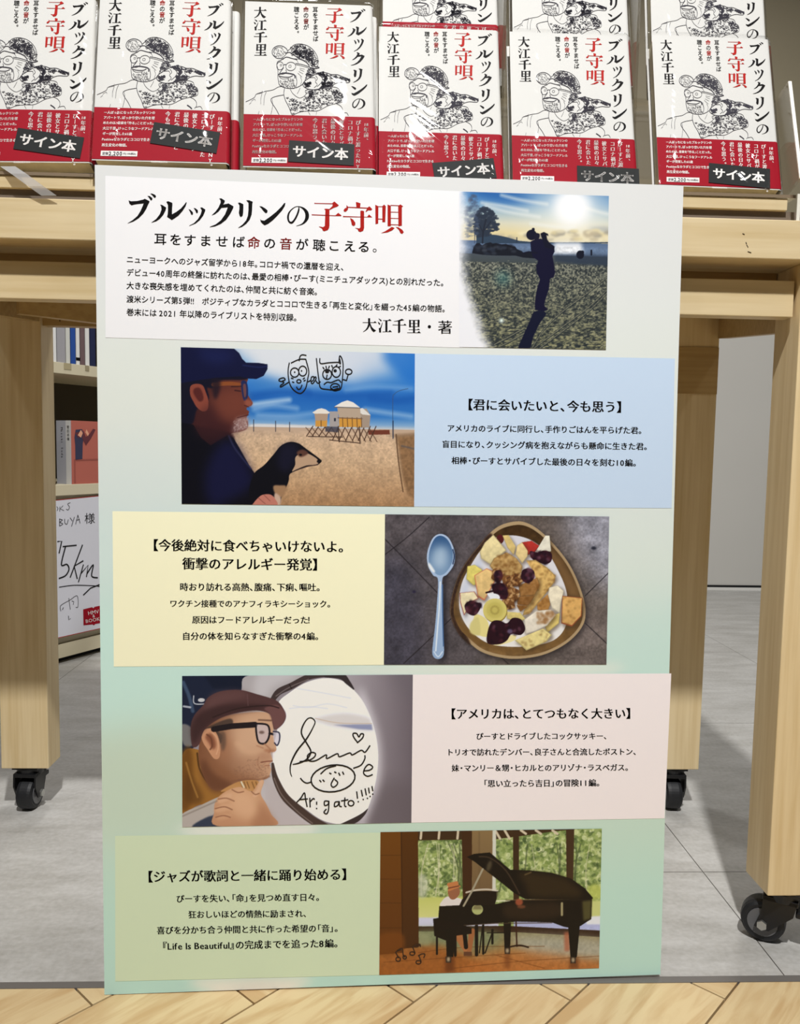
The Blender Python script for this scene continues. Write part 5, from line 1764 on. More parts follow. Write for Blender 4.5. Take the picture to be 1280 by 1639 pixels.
O1, K1 = (150, 270), 1280 / 580
f, fr = Flat(), Flat()
for ch, x, y in zip('耳をすませば命の音が聴こえる', (238, 292, 342, 397, 455, 513, 567, 623, 680, 737, 797, 850, 905, 955), np.linspace(252, 277, 14)):
    put(fr if ch in '命音' else f, ch, O1[0] + (x - 23) / K1, O1[1] + y / K1, 46 / K1, 44 / K1, (1, .03), 0, -.012)
put(f, '。', O1[0] + 984 / K1, O1[1] + 278 / K1, 46 / K1, 44 / K1)
fr.build('subtitle', M['ink_red'], poster, .0006, P, 'two red characters of the subtitle')
f.build('subtitle', M['ink'], poster, .0006, P)
f = Flat()
for t_, a, b in [('ニューヨークへのジャズ留学から18年。コロナ禍での還暦を迎え、', (118, 325), (888, 350)),
                 ('デビュー40周年の終盤に訪れたのは、最愛の相棒・ぴーす(ミニチュアダックス)との別れだった。', (118, 371), (1240, 404)),
                 ('大きな喪失感を埋めてくれたのは、仲間と共に紡ぐ音楽。', (118, 417), (795, 437)),
                 ('渡米シリーズ第5弾!!　ポジティブなカラダとココロで生きる「再生と変化」を綴った45編の物語。', (118, 465), (1245, 496)),
                 ('巻末には 2021 年以降のライブリストを特別収録。', (118, 511), (722, 529))]:
    ln(f, t_, a, b, O1, K1, 0, -.014, 1.05)
f.build('body_text', M['ink'], poster, .0006, P)
f = Flat()


def tC(p):
    return np.c_[570 + p[:, 0] / 7.53, 500 + p[:, 1] / 7.53]


for ch in '大江千里':
    brush(f, ch, tC)
f.ellipse(570 + 882 / 7.53, 500 + 177 / 7.53, 2.6, 2.6)
put(f, '著', 570 + 982 / 7.53, 500 + 182 / 7.53, 180 / 7.53, 176 / 7.53, (1, 0), -.008, .02)
f.build('author_line', M['ink'], poster, .0006, P)

SETS = [('blue', (650, 550), 1280 / 450, [('【君に会いたいと、今も思う】', (272, 278), (988, 288)), ('アメリカのライブに同行し、手作りごはんを平らげた君。', (185, 386), (1075, 394)),
                                         ('盲目になり、クッシング病を抱えながらも懸命に生きた君。', (162, 459), (1100, 467)), ('相棒・ぴーすとサバイブした最後の日々を刻む10編。', (205, 533), (1050, 542))]),
        ('yellow', (170, 815), 1280 / 460, [('【今後絶対に食べちゃいけないよ。', (202, 165), (1065, 170)), ('衝撃のアレルギー発覚】', (340, 247), (950, 250)),
                                           ('時おり訪れる高熱、腹痛、下痢、嘔吐。', (328, 351), (957, 351)), ('ワクチン接種でのアナフィラキシーショック。', (283, 425), (1003, 425)),
                                           ('原因はフードアレルギーだった！', (383, 497), (922, 497)), ('自分の体を知らなすぎた衝撃の4編。', (338, 570), (950, 569))]),
        ('pink', (640, 1070), 1280 / 450, [('【アメリカは、とてつもなく大きい】', (222, 208), (1055, 204)), ('ぴーすとドライブしたコックサッキー、', (343, 310), (942, 307)),
                                          ('トリオで訪れたデンバー、良子さんと合流したボストン、', (208, 383), (1076, 378)), ('妹・マンリー＆甥・ヒカルとのアリゾナ・ラスベガス。', (232, 455), (1040, 450)),
                                          ('「思い立ったら吉日」の冒険11編。', (375, 525), (910, 520))]),
        ('olive', (160, 1320), 1280 / 460, [('【ジャズが歌詞と一緒に踊り始める】', (205, 236), (1105, 223)), ('ぴーすを失い、「命」を見つめ直す日々。', (338, 334), (980, 325)),
                                           ('狂おしいほどの情熱に励まされ、', (392, 404), (922, 398)), ('喜びを分かち合う仲間と共に作った希望の「音」。', (252, 475), (1062, 463)),
                                           ('『Life Is Beautiful』の完成までを追った8編。', (275, 545), (1062, 530))])]
for nm, org, k, rows in SETS:
    f = Flat()
    for t_, a, b in rows:
        ln(f, t_, a, b, org, k, 0, .027)
    f.build('panel_text', M['ink'], poster, .0006, P, 'black lines of text on the %s panel' % nm)


# marker drawings and signature on the prints
def marks(strokes, org, k, wd, m, label, depth=.0009):
    f = Flat()
    for s in strokes:
        if isinstance(s, dict):
            f.ellipse(org[0] + s['e'][0] / k, org[1] + s['e'][1] / k, s['e'][2] / k, s['e'][3] / k, s.get('r', 0), None if s.get('fill') else s.get('w', wd) / k)
        else:
            f.ribbon([(org[0] + p[0] / k, org[1] + p[1] / k, (p[2] if len(p) > 2 else wd) / k) for p in s], smooth=len(s) > 2)
    f.build('marker_drawing', m, poster, depth, P, label)


OB, KB = (280, 550), 3.282
marks([[(602, 106), (596, 140), (597, 180), (606, 220), (625, 248), (650, 264), (668, 262), (688, 236), (698, 190), (704, 150), (692, 100), (688, 86)],
       [(654, 94), (658, 72), (670, 63), (690, 66)], [(612, 106), (636, 94), (660, 86), (688, 86)],
       {'e': (630, 156, 22, 24)}, {'e': (672, 148, 21, 26)}, {'e': (630, 154, 4, 4), 'fill': 1}, {'e': (666, 147, 4, 4), 'fill': 1}, {'e': (652, 202, 11, 9)},
       [(640, 232), (648, 244), (660, 240), (668, 222)], [(612, 185), (622, 188)], [(618, 205), (626, 208)], [(674, 190), (682, 184)], [(678, 200), (686, 196)],
       [(597, 208), (575, 222), (557, 232), (556, 224), (574, 208), (549, 200), (551, 190), (572, 184), (580, 194), (566, 200)],
       [(700, 204), (714, 196), (718, 180), (730, 178), (728, 196), (716, 204), (724, 214), (742, 188), (738, 178), (730, 190)], [(742, 200), (752, 212), (764, 204)],
       [(744, 82), (750, 140), (758, 200), (766, 236), (800, 244), (850, 248), (872, 238), (880, 190), (884, 120), (878, 84), (866, 68), (862, 100)],
       [(762, 82), (766, 108), (810, 104), (858, 102), (870, 110), (866, 84)],
       {'e': (800, 165, 23, 26)}, {'e': (848, 152, 22, 28)}, {'e': (800, 150, 11, 9), 'fill': 1}, {'e': (842, 146, 9, 8), 'fill': 1},
       [(784, 136), (778, 128)], [(796, 132), (794, 122)], [(808, 132), (812, 122)], [(828, 128), (824, 118)], [(846, 122), (852, 114)], [(860, 128), (870, 122)],
       [(800, 168), (796, 188)], [(784, 218), (800, 206), (820, 208), (840, 200), (860, 194), (872, 206)], {'e': (842, 232, 24, 19)}, [(822, 238), (840, 250), (860, 240)], [(830, 232), (856, 228)], [(832, 246), (856, 238)],
       {'e': (913, 151, 17, 14)}, [(910, 166), (902, 196)], [(884, 192), (902, 197)]],
      OB, KB, 6, M['marker'], 'marker doodle of two cartoon faces')
OW, KW = (280, 1070), 3.282
marks([[(612, 570, 4), (604, 545, 6), (608, 500, 8), (640, 435, 9), (690, 372, 8), (724, 312, 6), (734, 282, 6), (716, 263, 6), (692, 270, 6), (668, 310, 8), (664, 348, 8), (690, 395, 8), (712, 440, 8), (690, 480, 8), (650, 500, 8), (618, 507, 5)],
       [(655, 492), (700, 486), (730, 468), (736, 450), (716, 444), (694, 462), (704, 488), (740, 486), (792, 456), (796, 476), (850, 450), (862, 466), (915, 446), (930, 456), (975, 432), (996, 442), (1021, 408)],
       [(956, 390), (936, 362), (934, 344), (952, 344), (964, 362), (974, 346), (988, 348), (982, 368), (956, 392)],
       {'e': (828, 580, 116, 70), 'r': -.14, 'w': 8}, [(764, 556), (796, 528), (842, 514)],
       [(936, 526), (974, 510), (994, 478), (995, 460)], [(716, 598), (692, 605), (672, 596), (658, 580)],
       [(758, 590), (765, 598)], [(775, 588), (782, 596)], [(810, 552), (818, 556)], [(836, 546), (844, 550)], [(858, 552), (864, 564)], [(878, 546), (884, 558)],
       [(834, 578), (818, 610), (828, 626), (846, 616), (852, 600), (838, 586)],
       [(990, 540), (1020, 536), (1036, 520), (1016, 506), (996, 524), (988, 552), (1008, 568), (1034, 560)],
       [(638, 706), (660, 682), (678, 656), (684, 690), (692, 728)], [(652, 692), (694, 688)],
       [(706, 684), (708, 730)], [(707, 704), (724, 686), (730, 690)], [(742, 704), (742, 716)], {'e': (742, 738, 4, 4), 'fill': 1},
       [(804, 700), (784, 700), (784, 722), (802, 716), (806, 698), (804, 745), (794, 766), (780, 758), (792, 742)],
       [(856, 702), (838, 706), (836, 728), (854, 720), (860, 700), (862, 724), (872, 728)],
       [(890, 682), (888, 720), (896, 728)], [(872, 698), (906, 692)], {'e': (922, 710, 15, 14)},
       [(952, 650), (956, 684)], {'e': (960, 702, 4, 4), 'fill': 1}, [(976, 642), (982, 672)], {'e': (986, 690, 4, 4), 'fill': 1}, [(996, 634), (1002, 666)], {'e': (1008, 684, 4, 4), 'fill': 1},
       [(1014, 630), (1018, 656)], {'e': (1022, 674, 4, 4), 'fill': 1}, [(1032, 622), (1036, 644)], {'e': (1036, 662, 4, 4), 'fill': 1}],
      OW, KW, 7, M['marker'], 'black marker signature with smiling face and thanks')
OP, KP = (595, 1315), 3.282
marks([[(120, 690), (134, 676), (156, 668), (160, 700), (168, 712)], [(124, 694), (136, 716)], {'e': (134, 724, 12, 11)}, {'e': (168, 714, 9, 9)}, [(132, 680), (150, 674)],
       [(208, 662), (226, 648), (248, 646), (250, 658)], [(212, 664), (222, 690)], {'e': (208, 694, 13, 9)}, [(226, 660), (246, 650)],
       [(240, 706), (258, 696), (274, 698), (268, 716)], [(244, 708), (254, 736)], {'e': (240, 740, 13, 9)}],
      OP, KP, 6, M['marker_brown'], 'marker drawing of music notes')

# ------------------------------------------------------------------ acrylic stands on the table
TILT = 17.2 * R2D
stand = thing('acrylic_book_stand', 'clear two-tier acrylic stand carrying the wrapped books on the table', 'display stand', (0.25, 0.2, TT))


def ap(name, lst, m, bev=0.0, label=None):
    return boxes(name, [(b[0] - .25, b[1] - .25, b[2] - .2, b[3] - .2, b[4] - TT, b[5] - TT) for b in lst], m, stand, bev, label)


SZ = 0.8412
ap('base_slab', [(-0.285, 0.716, 0.052, 0.40, TT + .0002, 0.8254)], M['base_tint'], label='thick grey-brown base slab')
ap('shelf_plate', [(-0.285, 0.708, 0.047, 0.30, 0.8380, SZ)], M['clear'])
ap('shelf_plate', [(-0.285, 0.708, 0.110, 0.36, 0.9560, 0.9600)], M['clear'])
ap('front_edge', [(-0.285, 0.708, 0.0462, 0.0468, 0.8380, SZ)], M['lip'], label='brownish front edge')
for x in (-0.148, -0.013, 0.132, 0.270, 0.4055, 0.5515):
    ap('divider', [(x - .0015, x + .0015, 0.10, 0.34, 0.8414, 1.14)], M['clear'])


def slanted(name, x0, x1, y, z0, L, th, m, label=None):
    bm = bmesh.new()
    box(bm, x0 - .25, x1 - .25, 0, th, 0, L)
    o = bm_obj(name, bm, m, stand, label)
    o.location = (0, y - .2, z0 - TT)
    o.rotation_euler = (-TILT, 0, 0)
    return o


slanted('back_plate', -0.285, 0.700, 0.105, 0.8420, 0.110, .003, M['clear'])
slanted('back_plate', -0.285, 0.700, 0.170, 0.9605, 0.190, .003, M['clear'])
slanted('side_panel', 0.7005, 0.7040, 0.028, 0.8520, 0.115, .10, M['clear'])
slanted('side_edge', 0.7005, 0.7040, 0.0268, 0.8520, 0.115, .0012, M['edge'], 'bright slanted side edge')
ap('corner_edge', [(0.7120, 0.7155, 0.0508, 0.0518, TT + .0003, 0.8440)], M['edge'], label='bright corner edge')
riser = tag(boxes('riser_board', [(-0.275, 0.700, 0.0475, 0.30, 0.8256, 0.8378)], M['wood_x'], None, .0006), 'long pale wooden board under the wrapped books on the table', 'board')

# ------------------------------------------------------------------ the wrapped books
BW, BH, BT = 0.130, 0.188, 0.020
Q5 = homog([(814.6, 51.8), (1007, 57), (1022, 302), (820, 294)], [(0, BH), (BW, BH), (BW, 0), (0, 0)])
Q6 = homog([(1041.3, 56), (1233.5, 63.6), (1251.6, 303), (1054, 297)], [(0, BH), (BW, BH), (BW, 0), (0, 0)])


def from4(v):
    return Q5(np.c_[800 + v[:, 0] / 5.12, v[:, 1] / 5.12])


def from6(v):
    return Q6(np.c_[1050 + v[:, 0] / 6.095, 210 + v[:, 1] / 6.095])


def fromI(v):
    return Q5(np.c_[820 + v[:, 0] / 6.737, 100 + v[:, 1] / 6.737])


def shift(f):
    return lambda v: f(v) - [BW / 2, 0]


def wrap_strip(name, z0, z1, out, m, parent, slope=0.0, label=None):
    """paper that runs round front, spine (right, rounded) and back of the book"""
    prof = [(-BW / 2 - .0, -out)]
    r = 0.004
    prof += [(BW / 2 - r, -out)]
    for a in np.linspace(-90, 0, 7)[1:]:
        prof.append((BW / 2 - r + (r + out) * math.cos(a * R2D), r + (r + out) * math.sin(a * R2D)))
    for a in np.linspace(0, 90, 7):
        prof.append((BW / 2 - r + (r + out) * math.cos(a * R2D), BT - r + (r + out) * math.sin(a * R2D)))
    prof += [(-BW / 2, BT + out)]
    bm = bmesh.new()
    rows = []
    for z in (z0, z1):
        rows.append([bm.verts.new((x, y, z + (slope * (.5 + x / BW) if z == z1 else 0))) for x, y in prof])
    for i in range(len(prof) - 1):
        bm.faces.new([rows[0][i], rows[0][i + 1], rows[1][i + 1], rows[1][i]])
    me = bpy.data.meshes.new(name)
    bm.to_mesh(me)
    bm.free()
    for p in me.polygons:
        p.use_smooth = True
    o = obj(name, me, m, parent, label)
    return o


def make_book():
    b = thing('wrapped_book', 'book', 'book', (0, 0, 0), (0, 0, 0), 'copies of one shrink-wrapped book on the acrylic stand')
    bm = bmesh.new()
    box(bm, -BW / 2 + .003, BW / 2 - .003, 0.0008, BT - .0008, 0.0015, BH - .0015)
    bm_obj('page_block', bm, M['pages'], b)
    jk = wrap_strip('cover_jacket', 0, BH, 0.0, M['cover'], b)
    f, fr = Flat(), Flat()
    for ch, bx in zip('ブルックリンの', [(885, 318, 1005, 420), (870, 452, 1020, 528), (923, 545, 1002, 642), (905, 648, 1012, 748), (928, 772, 1000, 878), (915, 893, 1042, 978), (928, 1000, 1032, 1082)]):
        brush_in(f, ch, *bx)
    for ch, bx in zip('子守唄', [(694, 311, 834, 427), (700, 438, 842, 562), (706, 576, 858, 698)]):
        brush_in(fr, ch, *bx)
    fr.build('title', M['ink_red'], jk, .0003, shift(from4), 'red title characters')
    f.build('title', M['ink'], jk, .0003, shift(from4), 'black title characters')
    f = Flat()
    for ch, bx in zip('大江千里', [(145, 308, 240, 392), (145, 402, 246, 482), (150, 494, 252, 576), (158, 584, 254, 672)]):
        brush_in(f, ch, *bx)
    f.build('author_name', M['ink'], jk, .0003, shift(from4))
    f, fr = Flat(), Flat()
    column(f, '耳をすませば', 613, 325, 44, 1.0, 2.2, 0, -.012)
    column(f, '命の音が', 541, 325, 44, 1.0, 2.0, 0, -.012, {'命': fr, '音': fr})
    column(f, '聴こえる。', 468, 325, 44, 1.0, 2.0, 0, -.012)
    f.build('subtitle', M['ink'], jk, .0003, shift(from4))
    fr.build('subtitle', M['ink_red'], jk, .0003, shift(from4), 'red subtitle characters')
    illustration(jk)
    bd = wrap_strip('belly_band', 0.0012, BAND, 0.0004, M['band'], b)
    f = Flat()
    for t_, a, e in [('一人ぼっちになったブルックリンの', (90, 118), (540, 121)), ('アパートで、ぽっかり空いた穴を埋', (90, 163), (540, 168)), ('めたのは、音楽を「作る」ことだった。', (90, 208), (540, 214)), ('大江千里、けっこうなフードアレル', (92, 256), (545, 263)), ('ギーが発覚した65歳', (95, 303), (355, 307)), ('Positiveなカラダとココロで生きる', (95, 352), (545, 358)), ('再生変化の物語。', (98, 402), (325, 405))]:
        line(f, t_, a, e, 0, -.02)
    f.build('blurb', M['ink_white'], bd, .0007, shift(from6))
    f = Flat()
    for t_, x, y in [('18年前、', 1118, 172), ('ぴーすと渡ったNY。', 1044, 156), ('コロナ禍が過ぎた', 972, 152), ('彼女とサバイブ', 892, 148), ('最後の日々、', 815, 140), ('君に会いたいと', 735, 136), ('今も思う。', 652, 132)]:
        if t_.startswith('18'):
            line(f, '18', (x - 20, y), (x + 22, y + 1), 0, .03)
            column(f, t_[2:], x + 2, y + 46, 46, 1.0, 2.5, -.008, .03)
        else:
            column(f, t_, x, y, 48, 1.0, 2.5, -.008, .03)
    f.build('quotation', M['ink_white'], bd, .0007, shift(from6))
    f = Flat()
    f.poly([(98, 452), (418, 458), (418, 503), (98, 497)])
    pt = f.build('price_box', M['ink_white'], bd, .0007, shift(from6), 'white price box')
    f = Flat()
    line(f, '定価', (112, 476), (165, 477), .0, .02)
    line(f, '2,200', (168, 476), (290, 478), .0, .02)
    line(f, '円(10%税込)', (294, 480), (408, 481), .0, .02)
    f.build('price', M['ink_grey'], bd, .0010, shift(from6))
    f = Flat()
    line(f, 'KADOKAWA', (545, 548), (690, 552), 0, -.02)
    f.build('publisher_name', M['ink_white'], bd, .0007, shift(from6))
    # cellophane
    sl_ = bmesh.new()
    prof = [(-BW / 2 - .0035, 0.012), (-BW / 2 - .0030, 0.002), (-BW / 2 - .001, -.0018), (-BW / 4, -.0024), (0, -.0022), (BW / 4, -.0024), (BW / 2 - .003, -.0020), (BW / 2 + .0016, .002), (BW / 2 + .0020, .012), (BW / 2 + .0016, .020)]
    zs = [(-.0012, .0008), (.01, 0), (.06, 0), (.12, 0), (.18, 0), (BH + .001, .0002), (BH + .004, .003), (BH + .0075, .0045)]
    rows = [[sl_.verts.new((x, y + dy, z + .0006 * math.sin(9 * x / BW))) for x, y in prof] for z, dy in zs]
    for k in range(len(zs) - 1):
        for i in range(len(prof) - 1):
            sl_.faces.new([rows[k][i], rows[k][i + 1], rows[k + 1][i + 1], rows[k + 1][i]])
    bm_obj('cellophane_sleeve', sl_, M['sleeve'], b, 'crinkled clear cellophane', smooth=True)
    return b


def hatch(f, poly, n, ln_, ang, wd, seed, curl=.6, spread=.5):
    pts, r = rag(poly, n, seed)
    for x, y in pts:
        a = ang + r.normal(0, spread)
        L = ln_ * r.uniform(.5, 1.2)
        c = r.normal(0, curl) * L
        f.ribbon([(x - L / 2 * math.cos(a), y - L / 2 * math.sin(a)), (x + c * math.sin(a) * .5, y - c * math.cos(a) * .5), (x + L / 2 * math.cos(a), y + L / 2 * math.sin(a))], wd * 1.45)


def illustration(parent):
    f = Flat()
    L = [([(408, 178), (398, 148), (364, 122), (325, 113), (290, 120), (262, 140), (250, 175), (262, 206), (300, 236), (350, 240)], 4), ([(260, 184), (275, 146), (310, 128), (352, 134)], 2.5), ([(350, 240), (378, 212), (408, 178)], 3),
         ([(405, 166), (435, 140), (462, 110), (500, 97), (550, 98), (610, 115), (665, 155), (705, 210), (722, 270), (715, 322), (690, 346)], 3.5), ([(385, 186), (430, 180), (470, 204), (520, 235), (580, 262), (622, 300), (640, 330), (690, 342)], 5), ([(690, 342), (735, 332), (715, 322)], 5),
         ([(365, 240), (340, 258), (312, 270), (302, 300), (312, 335), (318, 372), (318, 420), (325, 462), (332, 492), (352, 512), (385, 526), (430, 536), (484, 536)], 4),
         ([(360, 248), (395, 226), (450, 238), (505, 252)], 5), ([(480, 240), (540, 250), (600, 278)], 2.5), ([(370, 306), (384, 298), (396, 304)], 4), ([(492, 288), (560, 300), (630, 322)], 3.5), ([(492, 300), (556, 314), (626, 334)], 2.5), ([(520, 292), (512, 270), (500, 255)], 2),
         ([(372, 330), (350, 362), (334, 386), (360, 394), (388, 386), (402, 370), (396, 352)], 4), ([(322, 398), (370, 384), (432, 388), (482, 402), (492, 432)], 8), ([(326, 412), (370, 422), (432, 424), (466, 410)], 5), ([(334, 424), (370, 442), (434, 436)], 2.5),
         ([(498, 408), (512, 470), (504, 520)], 4), ([(538, 350), (580, 368)], 2), ([(528, 368), (572, 392)], 2), ([(518, 384), (562, 424)], 2), ([(536, 336), (586, 346)], 2), ([(545, 420), (560, 460), (550, 500)], 2),
         ([(500, 532), (546, 512), (582, 482), (602, 432), (612, 380), (626, 340)], 4),
         ([(570, 496), (592, 464), (640, 430), (690, 400), (722, 384), (772, 378), (822, 386), (862, 400), (922, 402), (972, 420), (1022, 438), (1056, 456), (1046, 480), (1010, 482), (958, 478), (902, 492), (870, 512), (800, 522), (740, 542), (690, 550), (640, 546), (592, 526), (570, 496)], 4),
         ([(700, 410), (720, 440), (700, 470), (720, 500), (690, 530)], 3), ([(740, 404), (770, 440), (760, 480), (720, 520)], 3), ([(860, 402), (846, 440), (870, 470)], 3), ([(900, 430), (960, 440), (1020, 470)], 2.5), ([(640, 432), (690, 430), (700, 450)], 3),
         ([(390, 530), (384, 590), (402, 652), (440, 720), (470, 790), (486, 802)], 4), ([(448, 545), (480, 592), (545, 632), (602, 604), (618, 560)], 2.5), ([(520, 590), (540, 550), (548, 530)], 2),
         ([(640, 546), (600, 560), (618, 590), (640, 560), (660, 600), (650, 560), (680, 600)], 3),
         ([(690, 560), (740, 548), (800, 530), (880, 524), (938, 540), (958, 580), (990, 606), (992, 668), (920, 690), (838, 712), (740, 760), (650, 762), (560, 770), (486, 800)], 3),
         ([(385, 518), (330, 520), (272, 550), (190, 565), (110, 590), (90, 622), (40, 650), (5, 665)], 3), ([(110, 590), (160, 580), (165, 560)], 2), ([(165, 580), (154, 640), (156, 690)], 2.5), ([(206, 570), (190, 620), (186, 700)], 2.5), ([(385, 600), (300, 616), (256, 640), (270, 682), (312, 742), (346, 802)], 3.5), ([(266, 640), (276, 702), (262, 790)], 2.5), ([(142, 758), (132, 800)], 2),
         ([(60, 660), (90, 640), (100, 655)], 2), ([(40, 690), (60, 672)], 2),
         ([(920, 690), (962, 710), (988, 742), (990, 780), (974, 800)], 3), ([(990, 790), (1032, 784), (1052, 812)], 3), ([(724, 768), (720, 802)], 2), ([(640, 770), (660, 802)], 2), ([(900, 770), (930, 790), (945, 805)], 8)]
    for p, wd in L:
        f.ribbon(p, wd * 1.35)
    f.ellipse(336, 312, 34, 40, 0, 4)
    f.ellipse(444, 318, 50, 42, 0, 4.5)
    f.ellipse(436, 316, 14, 12, 0, 3)
    f.ellipse(345, 305, 10, 9, 0, 3)
    f.ellipse(482, 524, 14, 13, 0, 4)
    hatch(f, [(430, 160), (470, 112), (540, 102), (610, 125), (668, 178), (712, 262), (704, 322), (640, 302), (590, 252), (520, 222), (450, 185)], 190, 34, .7, 2.4, 1, .9, .9)
    hatch(f, [(460, 170), (560, 130), (640, 190), (680, 290), (600, 250), (520, 215)], 70, 22, .5, 4, 2, .9, .9)
    hatch(f, [(330, 452), (366, 468), (424, 446), (474, 436), (494, 470), (492, 522), (440, 530), (370, 515), (336, 490)], 60, 20, 1.2, 1.7, 3)
    hatch(f, [(624, 330), (690, 346), (690, 384), (640, 420), (600, 444), (610, 380)], 60, 26, 1.0, 2.6, 4)
    hatch(f, [(588, 482), (656, 472), (654, 512), (600, 522)], 50, 18, 0, 4, 5)
    hatch(f, [(700, 388), (786, 382), (832, 410), (802, 470), (792, 522), (768, 490), (790, 430), (740, 406)], 90, 24, .8, 4, 6)
    hatch(f, [(780, 482), (850, 470), (892, 482), (872, 514), (792, 526), (750, 540)], 60, 24, -.2, 4, 7)
    hatch(f, [(940, 420), (1050, 448), (1040, 472), (960, 442)], 34, 22, .35, 4, 8)
    hatch(f, [(830, 400), (930, 410), (900, 450), (840, 440)], 30, 26, .3, 2.6, 9)
    hatch(f, [(255, 180), (290, 130), (350, 130), (390, 170), (340, 225), (290, 222)], 34, 26, .9, 1.5, 12)
    hatch(f, [(634, 560), (690, 560), (670, 620), (640, 640)], 26, 36, 1.3, 3, 14)
    # knitted pattern of the top
    r = np.random.default_rng(2)
    shirt = [(396, 560), (440, 620), (500, 650), (560, 650), (620, 610), (690, 570), (780, 534), (880, 528), (936, 544), (956, 584), (988, 610), (988, 666), (920, 688), (838, 708), (740, 756), (650, 760), (560, 768), (484, 798), (432, 700)]
    for (x, y) in rag(shirt, 330, 3)[0]:
        s = r.uniform(5, 9)
        f.ribbon([(x - s, y - s * .6), (x, y + s * .5), (x + s, y - s * .7)], r.uniform(3.2, 6.4), smooth=False)
    hatch(f, [(880, 540), (950, 560), (990, 620), (980, 668), (900, 640)], 40, 20, .4, 4, 22)
    f.build('line_drawing', M['ink_grey'], parent, .0003, shift(fromI), 'pen drawing of a bearded person with cap, glasses and small dog')


BAND = float(Q6([(1120, 223.5)])[0][1])
proto = make_book()


def stickers(b, cx, cz, ang):
    s = bpy.data.objects.get('signed_sticker')
    k = .0645, .0235
    if 'me' not in stickers.__dict__:
        f = Flat()
        f.poly([(-k[0] / 2, -k[1] / 2), (k[0] / 2, -k[1] / 2), (k[0] / 2, k[1] / 2), (-k[0] / 2, k[1] / 2)])
        o = f.build('signed_sticker', M['sticker'], None, 0.0)
        g = Flat()
        line(g, 'サイン本', (-.0285, 0), (.0265, 0), 0, -.03)
        t = g.build('sticker_lettering', M['ink_white'], o, .0003, lambda v: np.c_[v[:, 0], -v[:, 1]])
        stickers.me = (o.data, t.data)
        bpy.data.objects.remove(t)
        bpy.data.objects.remove(o)
    o = bpy.data.objects.new('signed_sticker', stickers.me[0])
    C.objects.link(o)
    o.parent = b
    o.location = (cx, -.0011, cz)
    o.rotation_euler = (0, ang, 0)
    o['label'] = 'dark sticker with white lettering'
    t = bpy.data.objects.new('sticker_lettering', stickers.me[1])
    C.objects.link(t)
    t.parent = o


def quad_uv(quad, pts):
    h = homog(quad, [(0, BH), (BW, BH), (BW, 0), (0, 0)])
    return h(pts) - [BW / 2, 0]


BOOKS = [  # x, y, z, yaw, tilt, roll, scale, face quad, sticker quad, label
    ((-0.0769, 0.0266, 0.8440), .0481, .2725, .0431, 1.03, [(-62, -14), (155, -10), (147, 255), (-72, 246)], [(25, 195.3), (137.5, 214), (131, 250), (18, 233)],
     'leftmost wrapped book of the front row, cut off by the frame'),
    ((0.0601, 0.0122, 0.8435), .0485, .2845, .0227, 1.03, [(156, -8), (372, 0), (366, 265.6), (149.4, 251.6)], [(244.7, 196.6), (353.4, 216.3), (346, 251.9), (239, 229.4)],
     'second wrapped front-row book from the left, its sticker tilting steeply down rightwards'),
    ((0.2040, 0.0163, 0.8432), .0304, .2735, .0226, 1.03, [(389, 2), (598, 10), (601, 273), (391, 265)], [(464.9, 224.3), (564.5, 232), (563.7, 268), (463.9, 261.6)],
     'third wrapped book from the left in the front row, sticker nearly level'),
    ((0.3369, 0.0504, 0.8448), .0055, .3047, .0075, 1.0, [(603.7, 42.8), (799.8, 49.6), (806, 294), (607, 288)], [(694, 257.8), (786.8, 251), (791, 291), (699, 297)],
     'wrapped book in the middle of the front row whose sticker slopes up to the right'),
    ((0.4743, 0.0412, 0.8416), -.0103, .3158, -.0059, 1.0, [(814.6, 51.8), (1007, 57), (1022, 302), (820, 294)], [(923.6, 265), (1020.3, 270.5), (1022, 304), (924, 299)],
     'second wrapped front-row book from the right, sticker cut off by the poster'),
    ((0.6298, 0.0513, 0.8478), -.0249, .3092, -.0189, 1.0, [(1041.3, 56), (1233.5, 63.6), (1251.6, 303), (1054, 297)], [(1136, 259), (1229, 267.4), (1229, 303.5), (1136, 297)],
     'rightmost wrapped book of the front row, price box and sticker fully visible'),
    ((0.3402, 0.1151, 0.9700), -.0009, .3009, .0083, 1.0, None, None, 'upper-tier wrapped book with a line of red band showing above the middle front book'),
    ((0.4822, 0.1024, 0.9674), -.0217, .2775, -.0031, 1.0, None, None, 'wrapped book on the upper tier behind the second front book from the right'),
    ((0.6381, 0.1077, 0.9697), -.0192, .2488, -.0169, 1.0, None, None, 'rightmost wrapped book on the upper tier, against the olive wall'),
]
camv = Vector(CAM_POS)


def place(b, pos, yaw, tilt, roll, s):
    p = camv + (Vector(pos) - camv) * s
    Rz = Matrix.Rotation(yaw, 4, 'Z')
    b.matrix_world = Matrix.Translation(p) @ Rz @ Matrix.Rotation(-tilt, 4, 'X') @ Matrix.Rotation(-roll, 4, 'Y') @ Matrix.Scale(s, 4)
    return p


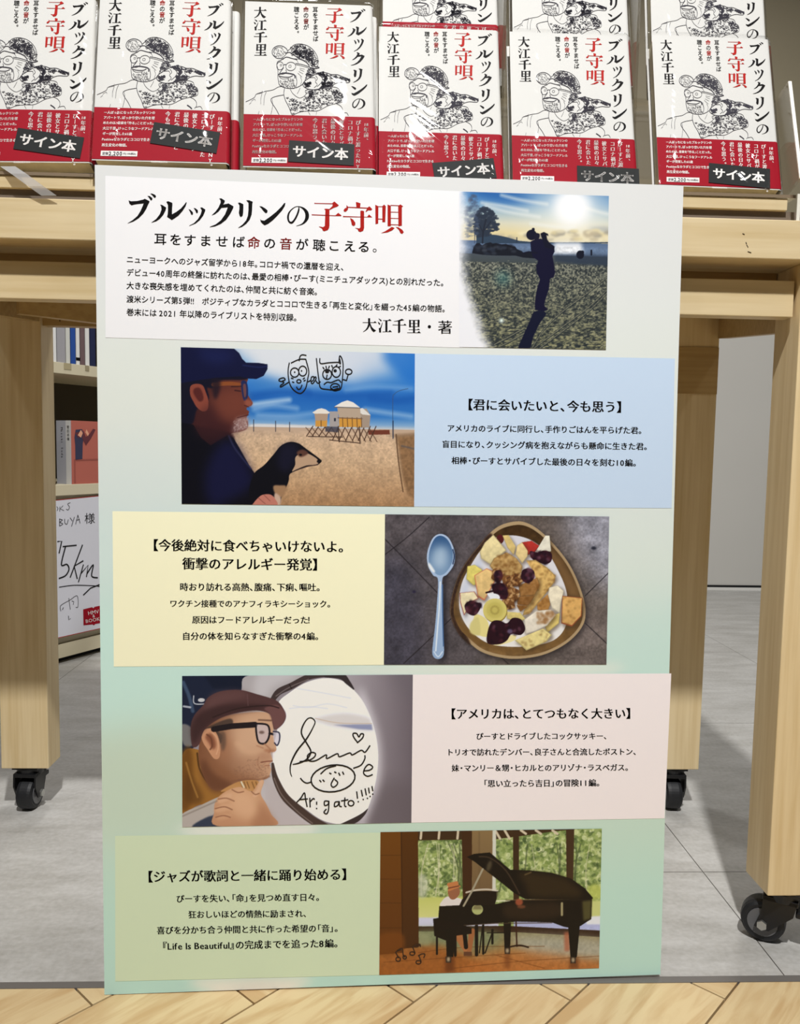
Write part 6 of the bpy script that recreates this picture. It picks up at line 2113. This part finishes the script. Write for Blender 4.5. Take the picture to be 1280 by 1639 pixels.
made = []
for i, (pos, yaw, tilt, roll, s, fq, sq_, lab_) in enumerate(BOOKS):
    b = proto if i == 0 else copy_tree(proto)
    made.append(b)
    b['label'] = lab_
for b, (pos, yaw, tilt, roll, s, fq, sq_, lab_) in zip(made, BOOKS):
    place(b, pos, yaw, tilt, roll, s)
    if sq_:
        q = quad_uv(fq, sq_)
        c = q.mean(0)
        d = q[1] - q[0]
        stickers(b, float(c[0]), float(c[1]), -math.atan2(d[1], d[0]))
# a band that has slid up on one copy
for ch in made[6].children:
    if ch.name.startswith('belly_band'):
        ch.location.z += 0.021
# further copies packed behind the left-hand front books
for j, lab_ in ((0, 'wrapped copy packed directly behind the far left front book'), (1, 'wrapped copy packed behind the second front book from the left'), (2, 'wrapped copy packed directly behind the third front book from the left')):
    pos, yaw, tilt, roll, s = BOOKS[j][:5]
    b = bpy.data.objects.new('wrapped_book', None)
    b.empty_display_size = .05
    C.objects.link(b)
    tag(b, lab_, 'book', 'copies of one shrink-wrapped book on the acrylic stand')
    for ch in proto.children:
        if ch.name.startswith('signed_sticker') or ch.name.startswith('cellophane'):
            continue
        c = ch.copy()
        C.objects.link(c)
        c.parent = b
        for g_ in ch.children:
            d = g_.copy()
            C.objects.link(d)
            d.parent = c
    place(b, (pos[0] + .005, pos[1] + .0235, pos[2] + .001), yaw, tilt, roll, s)

# clear plastic strap hanging at the left under the books
bm = bmesh.new()
pr = [(-0.108, 0.0455, 0.8455), (-0.095, 0.0400, 0.8370), (-0.078, 0.0385, 0.8250), (-0.0655, 0.0400, 0.8165)]
rows = []
for k, (x, y, z) in enumerate(pr):
    rows.append([bm.verts.new((x + dx, y + dy, z + dz)) for dx, dy, dz in ((0, 0, 0), (0.015, 0, 0.0005), (0.015, .0006, .0005), (0, .0006, 0))])
for k in range(len(rows) - 1):
    for i in range(4):
        j = (i + 1) % 4
        bm.faces.new([rows[k][i], rows[k][j], rows[k + 1][j], rows[k + 1][i]])
bm.faces.new(rows[0])
bm.faces.new(rows[-1][::-1])
tag(bm_obj('plastic_strap', bm, M['strap']), 'short clear plastic strap hanging over the riser board at the left', 'strap')
